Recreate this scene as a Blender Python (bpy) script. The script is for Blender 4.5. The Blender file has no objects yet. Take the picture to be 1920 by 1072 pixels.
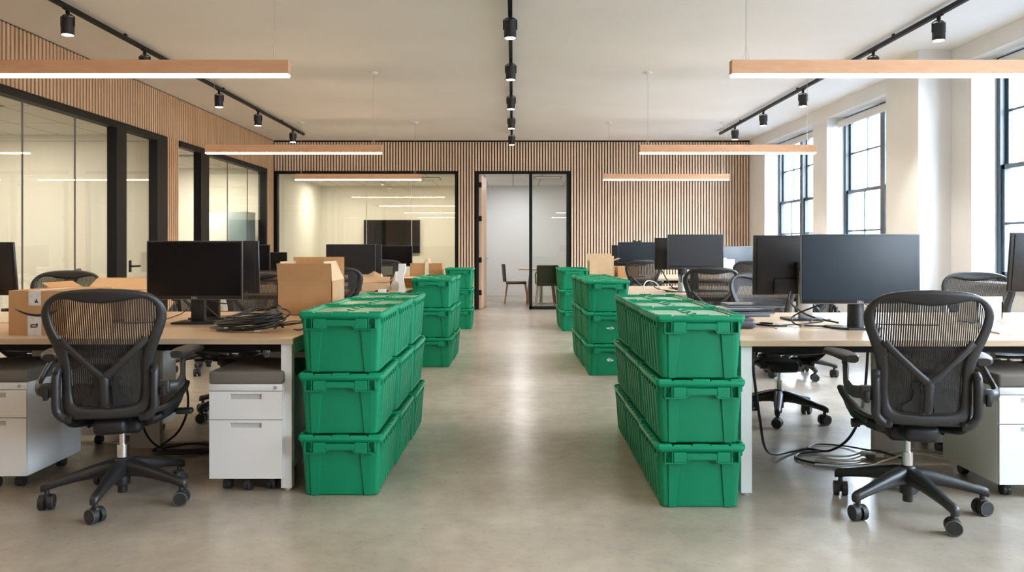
import bpy, bmesh, math, random
from math import sin, cos, pi, radians as R
from mathutils import Vector, Matrix
random.seed(7)
SC = bpy.context.scene
COL = SC.collection

# ------------------------------------------------------------------ materials
def nm(name):
    m = bpy.data.materials.new(name); m.use_nodes = True
    nt = m.node_tree; b = nt.nodes['Principled BSDF']
    return m, nt, b
def lk(nt, a, b): nt.links.new(a, b)
def mat(name, col, rough=.5, metal=0., spec=.5, noise=0., nscale=20., bump=0., bscale=200., emit=None, es=0., coat=0.):
    m, nt, b = nm(name)
    b.inputs['Base Color'].default_value = (*col, 1); b.inputs['Roughness'].default_value = rough
    b.inputs['Metallic'].default_value = metal; b.inputs['Specular IOR Level'].default_value = spec
    b.inputs['Coat Weight'].default_value = coat
    if emit: b.inputs['Emission Color'].default_value = (*emit, 1); b.inputs['Emission Strength'].default_value = es
    tc = nt.nodes.new('ShaderNodeTexCoord')
    if noise:
        n = nt.nodes.new('ShaderNodeTexNoise'); n.inputs['Scale'].default_value = nscale; n.inputs['Detail'].default_value = 4
        lk(nt, tc.outputs['Object'], n.inputs['Vector'])
        r = nt.nodes.new('ShaderNodeValToRGB')
        r.color_ramp.elements[0].position = .3; r.color_ramp.elements[1].position = .7
        r.color_ramp.elements[0].color = (*[c*(1-noise) for c in col], 1); r.color_ramp.elements[1].color = (*[min(1, c*(1+noise)) for c in col], 1)
        lk(nt, n.outputs['Fac'], r.inputs['Fac']); lk(nt, r.outputs['Color'], b.inputs['Base Color'])
    if bump:
        n = nt.nodes.new('ShaderNodeTexNoise'); n.inputs['Scale'].default_value = bscale; n.inputs['Detail'].default_value = 3
        lk(nt, tc.outputs['Object'], n.inputs['Vector'])
        bp = nt.nodes.new('ShaderNodeBump'); bp.inputs['Strength'].default_value = bump; bp.inputs['Distance'].default_value = .002
        lk(nt, n.outputs['Fac'], bp.inputs['Height']); lk(nt, bp.outputs['Normal'], b.inputs['Normal'])
    return m
def wood(name, col, col2, rough=.5, scale=(1, 1, 1), spec=.4):
    m, nt, b = nm(name)
    tc = nt.nodes.new('ShaderNodeTexCoord'); mp = nt.nodes.new('ShaderNodeMapping'); mp.inputs['Scale'].default_value = scale
    n = nt.nodes.new('ShaderNodeTexNoise'); n.inputs['Scale'].default_value = 6; n.inputs['Detail'].default_value = 6; n.inputs['Distortion'].default_value = .6
    r = nt.nodes.new('ShaderNodeValToRGB'); r.color_ramp.elements[0].position = .32; r.color_ramp.elements[1].position = .68
    r.color_ramp.elements[0].color = (*col, 1); r.color_ramp.elements[1].color = (*col2, 1)
    lk(nt, tc.outputs['Object'], mp.inputs['Vector']); lk(nt, mp.outputs['Vector'], n.inputs['Vector'])
    lk(nt, n.outputs['Fac'], r.inputs['Fac']); lk(nt, r.outputs['Color'], b.inputs['Base Color'])
    b.inputs['Roughness'].default_value = rough; b.inputs['Specular IOR Level'].default_value = spec
    return m
def glass(name, tint=(.93, .96, .92), ior=1.5, refl=1.0):
    m, nt, b = nm(name); nt.nodes.remove(b)
    o = nt.nodes['Material Output']; t = nt.nodes.new('ShaderNodeBsdfTransparent'); t.inputs['Color'].default_value = (*tint, 1)
    g = nt.nodes.new('ShaderNodeBsdfGlossy'); g.inputs['Roughness'].default_value = .0; g.inputs['Color'].default_value = (refl, refl, refl, 1)
    f = nt.nodes.new('ShaderNodeFresnel'); f.inputs['IOR'].default_value = ior
    geo = nt.nodes.new('ShaderNodeNewGeometry')
    inv = nt.nodes.new('ShaderNodeMath'); inv.operation = 'MULTIPLY_ADD'
    inv.inputs[1].default_value = 1/ior - ior; inv.inputs[2].default_value = ior
    lk(nt, geo.outputs['Backfacing'], inv.inputs[0]); lk(nt, inv.outputs[0], f.inputs['IOR'])
    mx = nt.nodes.new('ShaderNodeMixShader')
    lk(nt, f.outputs['Fac'], mx.inputs['Fac']); lk(nt, t.outputs['BSDF'], mx.inputs[1]); lk(nt, g.outputs['BSDF'], mx.inputs[2])
    lk(nt, mx.outputs[0], o.inputs['Surface'])
    return m
def mesh_fabric(name, col, pitch=.0085, open_frac=.42, rowpitch=.0, axis='X'):
    """open woven chair mesh: dark strands with see-through slits between them"""
    m, nt, b = nm(name)
    b.inputs['Base Color'].default_value = (*col, 1); b.inputs['Roughness'].default_value = .6
    tc = nt.nodes.new('ShaderNodeTexCoord'); sp = nt.nodes.new('ShaderNodeSeparateXYZ'); lk(nt, tc.outputs['Object'], sp.inputs[0])
    def saw(sock, p, frac):
        d = nt.nodes.new('ShaderNodeMath'); d.operation = 'DIVIDE'; d.inputs[1].default_value = p; lk(nt, sock, d.inputs[0])
        f = nt.nodes.new('ShaderNodeMath'); f.operation = 'FRACT'; lk(nt, d.outputs[0], f.inputs[0])
        c = nt.nodes.new('ShaderNodeMath'); c.operation = 'LESS_THAN'; c.inputs[1].default_value = frac; lk(nt, f.outputs[0], c.inputs[0])
        return c.outputs[0]
    a = saw(sp.outputs[axis], pitch, open_frac)
    o = nt.nodes['Material Output']; t = nt.nodes.new('ShaderNodeBsdfTransparent'); mx = nt.nodes.new('ShaderNodeMixShader')
    fac = a
    if axis == 'X' and open_frac > .25:
        z_ = nt.nodes.new('ShaderNodeMath'); z_.operation = 'GREATER_THAN'; z_.inputs[1].default_value = .735; lk(nt, sp.outputs['Z'], z_.inputs[0])
        a2 = saw(sp.outputs[axis], pitch, open_frac*.55)
        mu = nt.nodes.new('ShaderNodeMath'); mu.operation = 'MULTIPLY'; lk(nt, a, mu.inputs[0]); lk(nt, z_.outputs[0], mu.inputs[1])
        mm = nt.nodes.new('ShaderNodeMath'); mm.operation = 'MAXIMUM'; lk(nt, mu.outputs[0], mm.inputs[0]); lk(nt, a2, mm.inputs[1]); fac = mm.outputs[0]
    if rowpitch:
        r_ = saw(sp.outputs['Z' if axis == 'X' else 'Y'], rowpitch, .86)
        mu = nt.nodes.new('ShaderNodeMath'); mu.operation = 'MULTIPLY'; lk(nt, a, mu.inputs[0]); lk(nt, r_, mu.inputs[1]); fac = mu.outputs[0]
    lk(nt, fac, mx.inputs['Fac']); lk(nt, b.outputs[0], mx.inputs[1]); lk(nt, t.outputs[0], mx.inputs[2]); lk(nt, mx.outputs[0], o.inputs['Surface'])
    return m
def concrete():
    m, nt, b = nm('polished_concrete')
    tc = nt.nodes.new('ShaderNodeTexCoord')
    def noise(s, d, dist=0):
        n = nt.nodes.new('ShaderNodeTexNoise'); n.inputs['Scale'].default_value = s; n.inputs['Detail'].default_value = d; n.inputs['Distortion'].default_value = dist
        lk(nt, tc.outputs['Object'], n.inputs['Vector']); return n
    n1 = noise(1.1, 4); n2 = noise(9, 3); n3 = noise(38, 5)
    r1 = nt.nodes.new('ShaderNodeValToRGB'); e = r1.color_ramp.elements; e[0].position = .28; e[1].position = .72
    e[0].color = (.275, .232, .182, 1); e[1].color = (.425, .372, .305, 1)
    r2 = nt.nodes.new('ShaderNodeValToRGB'); e = r2.color_ramp.elements; e[0].position = .2; e[1].position = .8
    e[0].color = (.86, .86, .86, 1); e[1].color = (1.12, 1.12, 1.11, 1)
    r3 = nt.nodes.new('ShaderNodeValToRGB'); e = r3.color_ramp.elements; e[0].position = .32; e[1].position = .44
    e[0].color = (.90, .89, .88, 1); e[1].color = (1, 1, 1, 1)
    lk(nt, n1.outputs['Fac'], r1.inputs['Fac']); lk(nt, n2.outputs['Fac'], r2.inputs['Fac']); lk(nt, n3.outputs['Fac'], r3.inputs['Fac'])
    def mul(a, b_):
        x = nt.nodes.new('ShaderNodeMix'); x.data_type = 'RGBA'; x.blend_type = 'MULTIPLY'; x.inputs[0].default_value = 1
        lk(nt, a, x.inputs[6]); lk(nt, b_, x.inputs[7]); return x.outputs[2]
    lk(nt, mul(mul(r1.outputs['Color'], r2.outputs['Color']), r3.outputs['Color']), b.inputs['Base Color'])
    mr = nt.nodes.new('ShaderNodeMapRange'); mr.inputs[3].default_value = .27; mr.inputs[4].default_value = .27
    lk(nt, n1.outputs['Fac'], mr.inputs[0]); lk(nt, mr.outputs[0], b.inputs['Roughness'])
    b.inputs['Specular IOR Level'].default_value = .55
    return m
def tiles(name, col, line, sx, sy, w=.008):
    m, nt, b = nm(name)
    tc = nt.nodes.new('ShaderNodeTexCoord'); br = nt.nodes.new('ShaderNodeTexBrick')
    br.offset = 0; br.inputs['Scale'].default_value = 1; br.inputs['Brick Width'].default_value = sx; br.inputs['Row Height'].default_value = sy
    br.inputs['Mortar Size'].default_value = w; br.inputs['Color1'].default_value = (*col, 1); br.inputs['Color2'].default_value = (*col, 1); br.inputs['Mortar'].default_value = (*line, 1)
    lk(nt, tc.outputs['Object'], br.inputs['Vector']); lk(nt, br.outputs['Color'], b.inputs['Base Color']); b.inputs['Roughness'].default_value = .9
    return m
def emis(name, col, s):
    m, nt, b = nm(name); b.inputs['Base Color'].default_value = (*col, 1)
    b.inputs['Emission Color'].default_value = (*col, 1); b.inputs['Emission Strength'].default_value = s
    return m
def bricks():
    m, nt, b = nm('exterior_brick')
    tc = nt.nodes.new('ShaderNodeTexCoord'); sp = nt.nodes.new('ShaderNodeSeparateXYZ'); cb = nt.nodes.new('ShaderNodeCombineXYZ')
    lk(nt, tc.outputs['Object'], sp.inputs[0]); lk(nt, sp.outputs['Y'], cb.inputs['X']); lk(nt, sp.outputs['Z'], cb.inputs['Y'])
    br = nt.nodes.new('ShaderNodeTexBrick'); br.inputs['Scale'].default_value = 3.2; br.inputs['Mortar Size'].default_value = .02
    br.inputs['Color1'].default_value = (.24, .14, .11, 1); br.inputs['Color2'].default_value = (.28, .18, .14, 1); br.inputs['Mortar'].default_value = (.34, .30, .27, 1)
    lk(nt, cb.outputs[0], br.inputs['Vector']); lk(nt, br.outputs['Color'], b.inputs['Base Color']); b.inputs['Roughness'].default_value = .9
    return m

M = {}
M['white'] = mat('white_paint', (.80, .80, .79), .65, noise=.02, nscale=3)
M['ceil'] = mat('ceiling_paint', (.86, .86, .855), .8, noise=.02, nscale=1.5, bump=.15, bscale=30)
M['cream'] = mat('cream_paint', (.72, .70, .62), .75)
M['pale'] = mat('pale_paint', (.80, .80, .79), .75)
M['floor'] = concrete()
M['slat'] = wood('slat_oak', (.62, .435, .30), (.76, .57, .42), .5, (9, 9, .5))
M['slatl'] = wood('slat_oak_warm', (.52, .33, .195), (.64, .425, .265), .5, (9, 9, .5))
M['felt'] = mat('dark_felt', (.010, .005, .003), .95)
M['black'] = mat('black_metal_frame', (.006, .006, .006), .55, spec=.2)
M['grey_frame'] = mat('window_frame_paint', (.045, .068, .088), .35)
M['glass'] = glass('partition_glass', (.95, .955, .93))
M['wglass'] = glass('window_glass', (.97, .985, 1.0), 1.45, .8)
M['desk'] = wood('desk_laminate', (.60, .425, .27), (.68, .50, .33), .3, (.6, 14, 3), .5)
M['deskedge'] = wood('desk_edge_band', (.46, .33, .21), (.54, .39, .26), .4, (.6, 4, 8))
M['wmetal'] = mat('white_powder_coat', (.74, .73, .71), .35)
M['gmetal'] = mat('warm_grey_panel', (.40, .37, .33), .5)
M['cab'] = mat('cabinet_white', (.76, .755, .74), .3)
M['cabshade'] = mat('handle_recess_grey', (.50, .50, .49), .5)
M['cush'] = mat('grey_cushion_fabric', (.16, .14, .118), .95, noise=.12, nscale=400, bump=.5, bscale=900)
M['plastic'] = mat('graphite_plastic', (.019, .018, .018), .40, noise=.1, nscale=60, bump=.1, bscale=900)
M['dplastic'] = mat('black_plastic', (.008, .008, .009), .45)
M['wheel'] = mat('caster_rubber', (.02, .02, .021), .5)
M['rimgrey'] = mat('caster_grey_rim', (.10, .095, .09), .5)
M['pad'] = mat('arm_pad_vinyl', (.022, .017, .014), .45)
M['chrome'] = mat('chrome', (.75, .75, .76), .15, 1.0)
M['meshf'] = mesh_fabric('chair_back_mesh', (.016, .014, .012), .0090, .26, .0)
M['meshf2'] = mesh_fabric('dense_chair_back_mesh', (.020, .017, .015), .0072, .17, .0)
M['meshs'] = mesh_fabric('chair_seat_mesh', (.022, .018, .015), .007, .14, .0)
M['lens'] = emis('lamp_lens', (1, .80, .55), 30)
M['led'] = emis('led_diffuser', (1, .74, .48), 28)
M['led2'] = emis('led_diffuser_right', (1, .90, .78), 28)
M['peach'] = wood('pendant_wood', (.60, .32, .17), (.66, .37, .21), .5, (1, 6, 6))
M['green'] = mat('green_plastic', (.0, .21, .095), .42, spec=.35, noise=.04, nscale=8, bump=.1, bscale=150)
M['green2'] = mat('green_plastic_lid', (.0, .25, .113), .34, spec=.4, noise=.05, nscale=8, bump=.12, bscale=150)
M['card'] = mat('cardboard', (.47, .255, .11), .85, noise=.05, nscale=12)
M['card2'] = mat('pale_cardboard', (.60, .41, .24), .85, noise=.05, nscale=12)
M['tape'] = mat('white_tape', (.62, .60, .57), .5, noise=.12, nscale=60)
M['ink'] = mat('printing_ink', (.02, .018, .018), .6)
M['blueink'] = mat('blue_print', (.12, .34, .38), .6)
M['paper'] = mat('paper', (.78, .76, .72), .8)
M['screen'] = mat('black_screen', (.004, .004, .005), .2, spec=.28)
M['screen2'] = mat('matte_screen', (.010, .010, .012), .4, spec=.45)
M['mback'] = mat('monitor_back', (.014, .012, .012), .38, spec=.4)
M['mside'] = mat('monitor_side_metal', (.18, .20, .24), .35, .6)
M['silver'] = mat('silver_metal', (.55, .53, .50), .35, .7)
M['cable'] = mat('black_cable', (.008, .008, .009), .35)
M['wcable'] = mat('white_cable', (.68, .67, .63), .5)
M['bcable'] = mat('beige_cable', (.42, .38, .29), .5)
M['gcable'] = mat('grey_cable', (.10, .10, .11), .5)
M['lap'] = mat('laptop_shell', (.045, .045, .055), .35)
M['lapl'] = mat('light_laptop_shell', (.25, .27, .30), .35)
M['blind'] = mat('roller_blind', (.78, .78, .77), .7)
M['tileceil'] = tiles('ceiling_tiles', (.72, .70, .66), (.34, .32, .29), .61, 1.22, .012)
M['doorwood'] = wood('door_oak', (.58, .37, .23), (.66, .44, .29), .45, (2, 2, .4))
M['locker'] = mat('blue_grey_steel', (.25, .34, .37), .4)
M['brick'] = bricks()
M['stone'] = mat('pale_stone', (.36, .34, .32), .9)
M['screenrefl'] = mat('black_screen_blue_reflection', (.009, .016, .022), .22, spec=.4)  # blue of the reflected windows painted into the base colour
M['tv'] = mat('tv_screen', (.004, .004, .005), .12)
M['leather'] = mat('black_leather', (.045, .038, .03), .5)
M['legwood'] = wood('walnut_leg', (.35, .17, .10), (.45, .24, .15), .5, (3, 3, 1))
M['asphalt'] = mat('asphalt', (.16, .16, .165), .9)

# ------------------------------------------------------------------ mesh building
class MB:
    def __init__(s): s.v = []; s.f = []; s.m = []
    def add(s, vs, fs, mi=0, T=None):
        o = len(s.v)
        s.v += [tuple(T @ Vector(v)) if T else tuple(v) for v in vs]
        s.f += [tuple(i+o for i in f) for f in fs]; s.m += [mi]*len(fs); return s
    def box(s, x0, x1, y0, y1, z0, z1, mi=0, T=None):
        vs = [(x, y, z) for z in (z0, z1) for y in (y0, y1) for x in (x0, x1)]
        return s.add(vs, [(0, 2, 3, 1), (4, 5, 7, 6), (0, 1, 5, 4), (2, 6, 7, 3), (0, 4, 6, 2), (1, 3, 7, 5)], mi, T)
    def hexa(s, b, t, mi=0, T=None):   # b,t: 4 points each ccw seen from above
        return s.add(list(b)+list(t), [(3, 2, 1, 0), (4, 5, 6, 7), (0, 1, 5, 4), (1, 2, 6, 5), (2, 3, 7, 6), (3, 0, 4, 7)], mi, T)
    def rbox(s, x0, x1, y0, y1, z0, z1, b=.005, seg=2, mi=0, T=None):
        bm = bmesh.new(); bmesh.ops.create_cube(bm, size=1)
        for v in bm.verts: v.co = Vector(((x0+x1)/2+v.co.x*(x1-x0), (y0+y1)/2+v.co.y*(y1-y0), (z0+z1)/2+v.co.z*(z1-z0)))
        b = min(b, .49*min(x1-x0, y1-y0, z1-z0))
        bmesh.ops.bevel(bm, geom=bm.edges[:], offset=b, segments=seg, profile=.5, affect='EDGES')
        bm.verts.index_update()
        s.add([v.co.copy() for v in bm.verts], [[v.index for v in f.verts] for f in bm.faces], mi, T); bm.free(); return s
    def loft(s, rings, closed=True, caps=True, loop=False, mi=0, T=None):
        n = len(rings[0]); vs = [p for r in rings for p in r]; fs = []
        k = len(rings)
        for i in range(k if loop else k-1):
            a = i*n; b = ((i+1) % k)*n
            for j in range(n if closed else n-1):
                j2 = (j+1) % n; fs.append((a+j, a+j2, b+j2, b+j))
        if caps and not loop and closed: fs.append(tuple(range(n-1, -1, -1))); fs.append(tuple((k-1)*n+j for j in range(n)))
        return s.add(vs, fs, mi, T)
    def cyl(s, p0, p1, r0, r1=None, n=16, mi=0, T=None):
        return s.tube([p0, p1], [r0, r0 if r1 is None else r1], n, mi=mi, T=T)
    def tube(s, pts, r, n=8, closed=False, mi=0, T=None, flat=None):
        pts = [Vector(p) for p in pts]; k = len(pts)
        rs = r if isinstance(r, (list, tuple)) else [r]*k
        tan = []
        for i in range(k):
            if closed: t = pts[(i+1) % k]-pts[i-1]
            else: t = pts[min(i+1, k-1)]-pts[max(i-1, 0)]
            tan.append(t.normalized() if t.length > 1e-9 else Vector((0, 0, 1)))
        up = Vector((0, 0, 1)) if abs(tan[0].z) < .9 else Vector((0, 1, 0))
        rings = []
        for i in range(k):
            t = tan[i]; a = up-t*up.dot(t)
            if a.length < 1e-4: a = Vector((1, 0, 0))-t*t.x
            a.normalize(); b = t.cross(a); up = a
            w, h = (1, 1) if not flat else flat
            rings.append([pts[i]+(a*cos(q)*h+b*sin(q)*w)*rs[i] for q in [2*pi*j/n for j in range(n)]])
        return s.loft(rings, True, not closed, closed, mi, T)
    def lathe(s, prof, n=24, mi=0, T=None):
        rings = [[(r*cos(2*pi*j/n), r*sin(2*pi*j/n), z) for j in range(n)] for r, z in prof]
        return s.loft(rings, True, True, False, mi, T)
    def grid(s, rows, mi=0, T=None): return s.loft(rows, False, False, False, mi, T)
    def make(s, name, mats, parent=None, loc=(0, 0, 0), rot=(0, 0, 0), smooth=35):
        me = bpy.data.meshes.new(name); me.from_pydata(s.v, [], s.f)
        if not isinstance(mats, (list, tuple)): mats = [mats]
        for m in mats: me.materials.append(m)
        me.polygons.foreach_set('material_index', s.m)
        bm = bmesh.new(); bm.from_mesh(me); bmesh.ops.recalc_face_normals(bm, faces=bm.faces[:]); bm.to_mesh(me); bm.free()
        if smooth:
            me.polygons.foreach_set('use_smooth', [True]*len(me.polygons)); me.set_sharp_from_angle(angle=R(smooth))
        me.update()
        o = bpy.data.objects.new(name, me); COL.objects.link(o); o.location = loc; o.rotation_euler = rot
        if parent: o.parent = parent
        return o
def cr(pts, k=6, closed=False):
    P = [Vector(p) for p in pts]; n = len(P); out = []
    for i in range(n if closed else n-1):
        if closed: a, b, c, d = P[i-1], P[i], P[(i+1) % n], P[(i+2) % n]
        else: a, b, c, d = P[max(i-1, 0)], P[i], P[i+1], P[min(i+2, n-1)]
        for j in range(k):
            t = j/k
            out.append(.5*((2*b)+(c-a)*t+(2*a-5*b+4*c-d)*t*t+(-a+3*b-3*c+d)*t**3))
    if not closed: out.append(P[-1])
    return out
def thing(name, label, cat, loc=(0, 0, 0), rz=0, group=None):
    o = bpy.data.objects.new(name, None); COL.objects.link(o); o.location = loc; o.rotation_euler = (0, 0, rz)
    o.empty_display_size = .1
    return tag(o, label, cat, group)
def tag(o, label, cat, group=None):
    o['label'] = label; o['category'] = cat
    if group: o['group'] = group
    return o
def struct(o, label=None):
    o['kind'] = 'structure'
    if label: o['label'] = label
    return o
def dup(root, loc, rz, label, group=None):
    kids = {}
    for o in bpy.data.objects:
        if o.parent: kids.setdefault(o.parent, []).append(o)
    def cp(o, par):
        c = o.copy(); COL.objects.link(c)
        if par: c.parent = par
        for ch in kids.get(o, []): cp(ch, c)
        return c
    r = cp(root, None); r.location = loc; r.rotation_euler = (0, 0, rz); r['label'] = label
    if group: r['group'] = group
    return r
def T(x=0, y=0, z=0, rx=0, ry=0, rz=0):
    return Matrix.Translation((x, y, z)) @ Matrix.Rotation(rz, 4, 'Z') @ Matrix.Rotation(ry, 4, 'Y') @ Matrix.Rotation(rx, 4, 'X')

# ------------------------------------------------------------------ camera: principal point at pixel (962, 463), f = 1500 px
F = 1500.
cam = bpy.data.cameras.new('camera'); co = bpy.data.objects.new('camera', cam); COL.objects.link(co)
cam.sensor_width = 36; cam.lens = F/1920*36; cam.shift_x = -2/1920; cam.shift_y = -73/1920
cam.clip_start = .05; cam.clip_end = 300
co.location = (0, 0, 1.2); co.rotation_euler = (pi/2, 0, 0); SC.camera = co

# ------------------------------------------------------------------ shell
XL, XR, YB, YF, ZC = -4.6, 4.55, 15.4, -3.6, 3.25
b = MB().box(-9.2, 4.95, YF-.2, 20.2, -.15, 0); struct(b.make('floor', M['floor']), 'polished grey concrete floor with mottled sheen')
b = MB().box(XL-.5, 4.95, YF-.2, YB+.4, ZC, ZC+.2); struct(b.make('ceiling', M['ceil']), 'smooth white painted ceiling')
b = MB().box(XL-.3, 4.95, YF-.2, YF, 0, ZC); struct(b.make('wall_front', M['white']), 'white wall behind the viewer')

def slats_x(mb, x0, x1, y, z0, z1, pitch=.0544, w=.033, d=.03):      # slats on a wall facing -y
    n = int((x1-x0)/pitch)
    off = (x1-x0-n*pitch)/2
    for i in range(n):
        a = x0+off+i*pitch+(pitch-w)/2; mb.box(a, a+w, y-d, y, z0, z1)
def slats_y(mb, y0, y1, x, z0, z1, pitch=.062, w=.034, d=.02):      # slats on a wall facing +x
    n = int((y1-y0)/pitch); off = (y1-y0-n*pitch)/2
    for i in range(n):
        a = y0+off+i*pitch+(pitch-w)/2; mb.box(x, x+d, a, a+w, z0, z1)
ZO = 2.66
# back wall with slats: openings x -4.57..-1.08 (z .0-2.66) and -.72..1.07
b = MB()
for x0, x1, z0, z1 in ((-4.9, 4.95, ZO, ZC), (-1.08, -.72, 0, ZO), (1.07, 4.95, 0, ZO), (-4.9, -4.57, 0, ZO)): b.box(x0, x1, YB+.03, YB+.16, z0, z1)
wb = struct(b.make('wall_back', M['felt']), 'back wall backed in dark felt behind oak slats')
s = MB()
for i in range(int((XR+4.6)/.0544)):
    a = -4.6+.0544*i+.011
    op = a+.033 > -4.57 and a < -1.08 or a+.033 > -.72 and a < 1.07
    s.box(a, a+.033, YB, YB+.03, ZO+.004 if op else .02, ZC-.028)
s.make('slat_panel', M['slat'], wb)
MB().box(-4.6, XR, YB-.01, YB+.03, ZC-.028, ZC).make('trim', M['black'], wb)
# left wall: openings y 2..10.63, 11.04..14.94
b = MB()
for y0, y1, z0, z1 in ((YF, 15.43, ZO, ZC), (YF, 2.0, 0, ZO), (10.63, 11.04, 0, ZO), (14.94, 15.43, 0, ZO)): b.box(XL-.16, XL-.022, y0, y1, z0, z1)
wl = struct(b.make('wall_left', M['felt']), 'left wall of oak slats over glazed offices')
s = MB(); slats_y(s, YF, 15.4, XL-.022, ZO+.01, ZC-.015); slats_y(s, YF, 2, XL-.022, .02, ZO); slats_y(s, 10.63, 11.04, XL-.022, .02, ZO+.01); slats_y(s, 14.94, 15.4, XL-.022, .02, ZO+.01)
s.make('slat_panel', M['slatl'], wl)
# right wall with recessed windows
wins = [(-2.0, .55), (1.55, 4.1), (5.45, 7.94), (9.15, 11.6), (12.14, 14.46)]
ZS, ZH = .86, 3.07
b = MB(); yy = YF
for a, c in wins:
    b.box(XR, 4.95, yy, a, 0, ZC); b.box(XR, 4.95, a, c, 0, ZS); b.box(XR, 4.95, a, c, ZH, ZC); yy = c
b.box(XR, 4.95, yy, YB+.1, 0, ZC)
struct(b.make('wall_right', M['white']), 'white painted wall with deep window recesses')
b = MB().box(4.21, XR+.01, 8.31, 9.03, 0, ZC); struct(b.make('column', M['white']), 'square white column between two windows')
for k, (y0, y1) in enumerate(wins):
    xw = 4.80; fr = MB()
    fr.box(xw, xw+.1, y0, y1, ZS, ZS+.05); fr.box(xw, xw+.1, y0, y1, ZH-.05, ZH)
    ym = (y0+y1)/2
    for a in (y0, y1-.06): fr.box(xw, xw+.1, a, a+.06, ZS, ZH)
    fr.box(xw-.01, xw+.1, ym-.065, ym+.065, ZS, ZH)
    wf = struct(fr.make('window_%d' % (k+1), M['grey_frame']), 'dark grey twin sash window, number %d along the wall' % (k+1))
    for (a, c) in ((y0+.06, ym-.065), (ym+.065, y1-.06)):
        for nme, z0, z1, xx, zm in (('sash', 1.97, ZH-.05, xw+.055, 2.54), ('sash', ZS+.05, 2.01, xw+.015, 1.43)):
            m_ = MB(); t = .045
            m_.box(xx, xx+.04, a, a+t, z0, z1); m_.box(xx, xx+.04, c-t, c, z0, z1); m_.box(xx, xx+.04, a, c, z0, z0+t); m_.box(xx, xx+.04, a, c, z1-t, z1)
            mid = (a+c)/2; m_.box(xx+.008, xx+.032, mid-.011, mid+.011, z0, z1); m_.box(xx+.008, xx+.032, a, c, zm-.011, zm+.011)
            sh = m_.make('sash', M['grey_frame'], wf)
            MB().box(xx+.019, xx+.021, a+.02, c-.02, z0+.02, z1-.02).make('pane', M['wglass'], sh, smooth=0)
    MB().box(XR-.03, xw, y0-.02, y1+.02, ZS-.03, ZS+.002).make('sill', M['white'], wf)
    bl = MB().cyl((4.735, y0+.03, 2.985), (4.735, y1-.03, 2.985), .045, n=20)
    bl.box(4.690, 4.694, y0+.05, y1-.05, 2.93, 2.985); bl.box(4.686, 4.698, y0+.05, y1-.05, 2.915, 2.93)
    tag(bl.make('roller_blind', M['blind']), ['white rolled-up blind above the window behind the viewer', 'white rolled-up blind above the window beside the viewer', 'white rolled-up blind at the head of the nearest window in view', 'white rolled-up blind at the window just beyond the column', 'white rolled-up blind at the window nearest the slat wall'][k], 'blind', 'roller blinds')
    MB().tube([(4.74, y1-.02, 2.96), (4.74, y1-.02, 1.15), (4.74, y1-.045, 1.12), (4.74, y1-.06, 1.15), (4.74, y1-.06, 2.96)], .0022, 5).make('chain', M['blind'], bpy.data.objects['roller_blind' + ('' if k == 0 else '.%03d' % k)])

# glazed partitions on the left wall
def part_left(name, y0, y1, posts, seams, glazed, label):
    f = MB(); x0, x1 = XL-.10, XL+.012
    f.box(x0, x1, y0, y1, ZO-.075, ZO); f.box(x0, x1, y0, y1, 0, .05)
    for a, c in posts: f.box(x0, x1, a, c, .05, ZO-.075)
    o = struct(f.make(name, M['black']), label)
    for a, c in glazed: MB().box(XL-.055, XL-.045, a, c, .05, ZO-.075).make('pane', M['glass'], o, smooth=0)
    for y in seams: MB().box(XL-.056, XL-.044, y-.006, y+.006, .05, ZO-.075).make('seam', M['gcable'], o)
    return o
p1 = part_left('window_6', 2.0, 10.63, [(2, 2.06), (9.26, 9.50), (10.32, 10.63)], [3.95, 4.86, 5.77, 6.67, 7.58, 8.49], [(2.06, 3.95), (3.95, 4.86), (4.86, 5.77), (5.77, 6.67), (6.67, 7.58), (7.58, 8.49), (8.49, 9.26), (9.50, 10.32)], 'black framed glazed partition of the near office')
h = MB().tube([(XL+.012, 9.58, .97), (XL+.055, 9.58, .97), (XL+.06, 9.60, .97), (XL+.06, 9.74, .97)], .011, 8); h.box(XL+.01, XL+.02, 9.555, 9.605, .9, 1.04)
h.make('handle', M['black'], p1)
p2 = part_left('window_7', 11.04, 14.94, [(11.77, 12.08), (14.86, 14.94)], [13.02, 14.0], [(12.08, 13.02), (13.02, 14.0), (14.0, 14.86)], 'black framed glazed partition of the far left office')
# glazed partition on the back wall
def frame_x(name, x0, x1, label, bars, seams, glazed, bottom):
    f = MB(); y0, y1 = YB-.012, YB+.10
    f.box(x0, x1, y0, y1, ZO-.05, ZO)
    for a, c in bottom: f.box(a, c, y0, y1, 0, .06)
    for a, c in bars: f.box(a, c, y0, y1, 0, ZO-.05)
    o = struct(f.make(name, M['black']), label)
    for a, c in glazed: MB().box(a, c, YB+.045, YB+.055, .06, ZO-.05).make('pane', M['glass'], o, smooth=0)
    for x in seams: MB().box(x-.006, x+.006, YB+.044, YB+.056, .05, ZO-.05).make('seam', M['silver'], o)
    return o
frame_x('window_8', -4.57, -1.08, 'black framed glass front of the meeting room with television', [(-4.57, -4.53), (-1.12, -1.08)], [-2.83, -1.96], [(-4.53, -2.83), (-2.83, -1.96), (-1.96, -1.12)], [(-4.57, -1.08)])
fd = frame_x('door_1', -.72, 1.07, 'black framed doorway with open oak door and side glass', [(-.72, -.66), (.31, .37), (1.03, 1.07)], [], [(.37, 1.03)], [(.31, 1.07)])
ang = R(4)
lf = MB().box(0, .045, 0, .93, .01, 2.6).make('leaf', [M['doorwood']], fd, loc=(-.655, YB+.07, 0), rot=(0, 0, -ang))
hd = MB().box(.045, .052, .80, .85, .88, 1.06).tube([(.05, .825, .97), (.09, .825, .97), (.095, .81, .97), (.095, .70, .97)], .009, 8)
hd.make('handle', M['silver'], lf)
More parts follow.
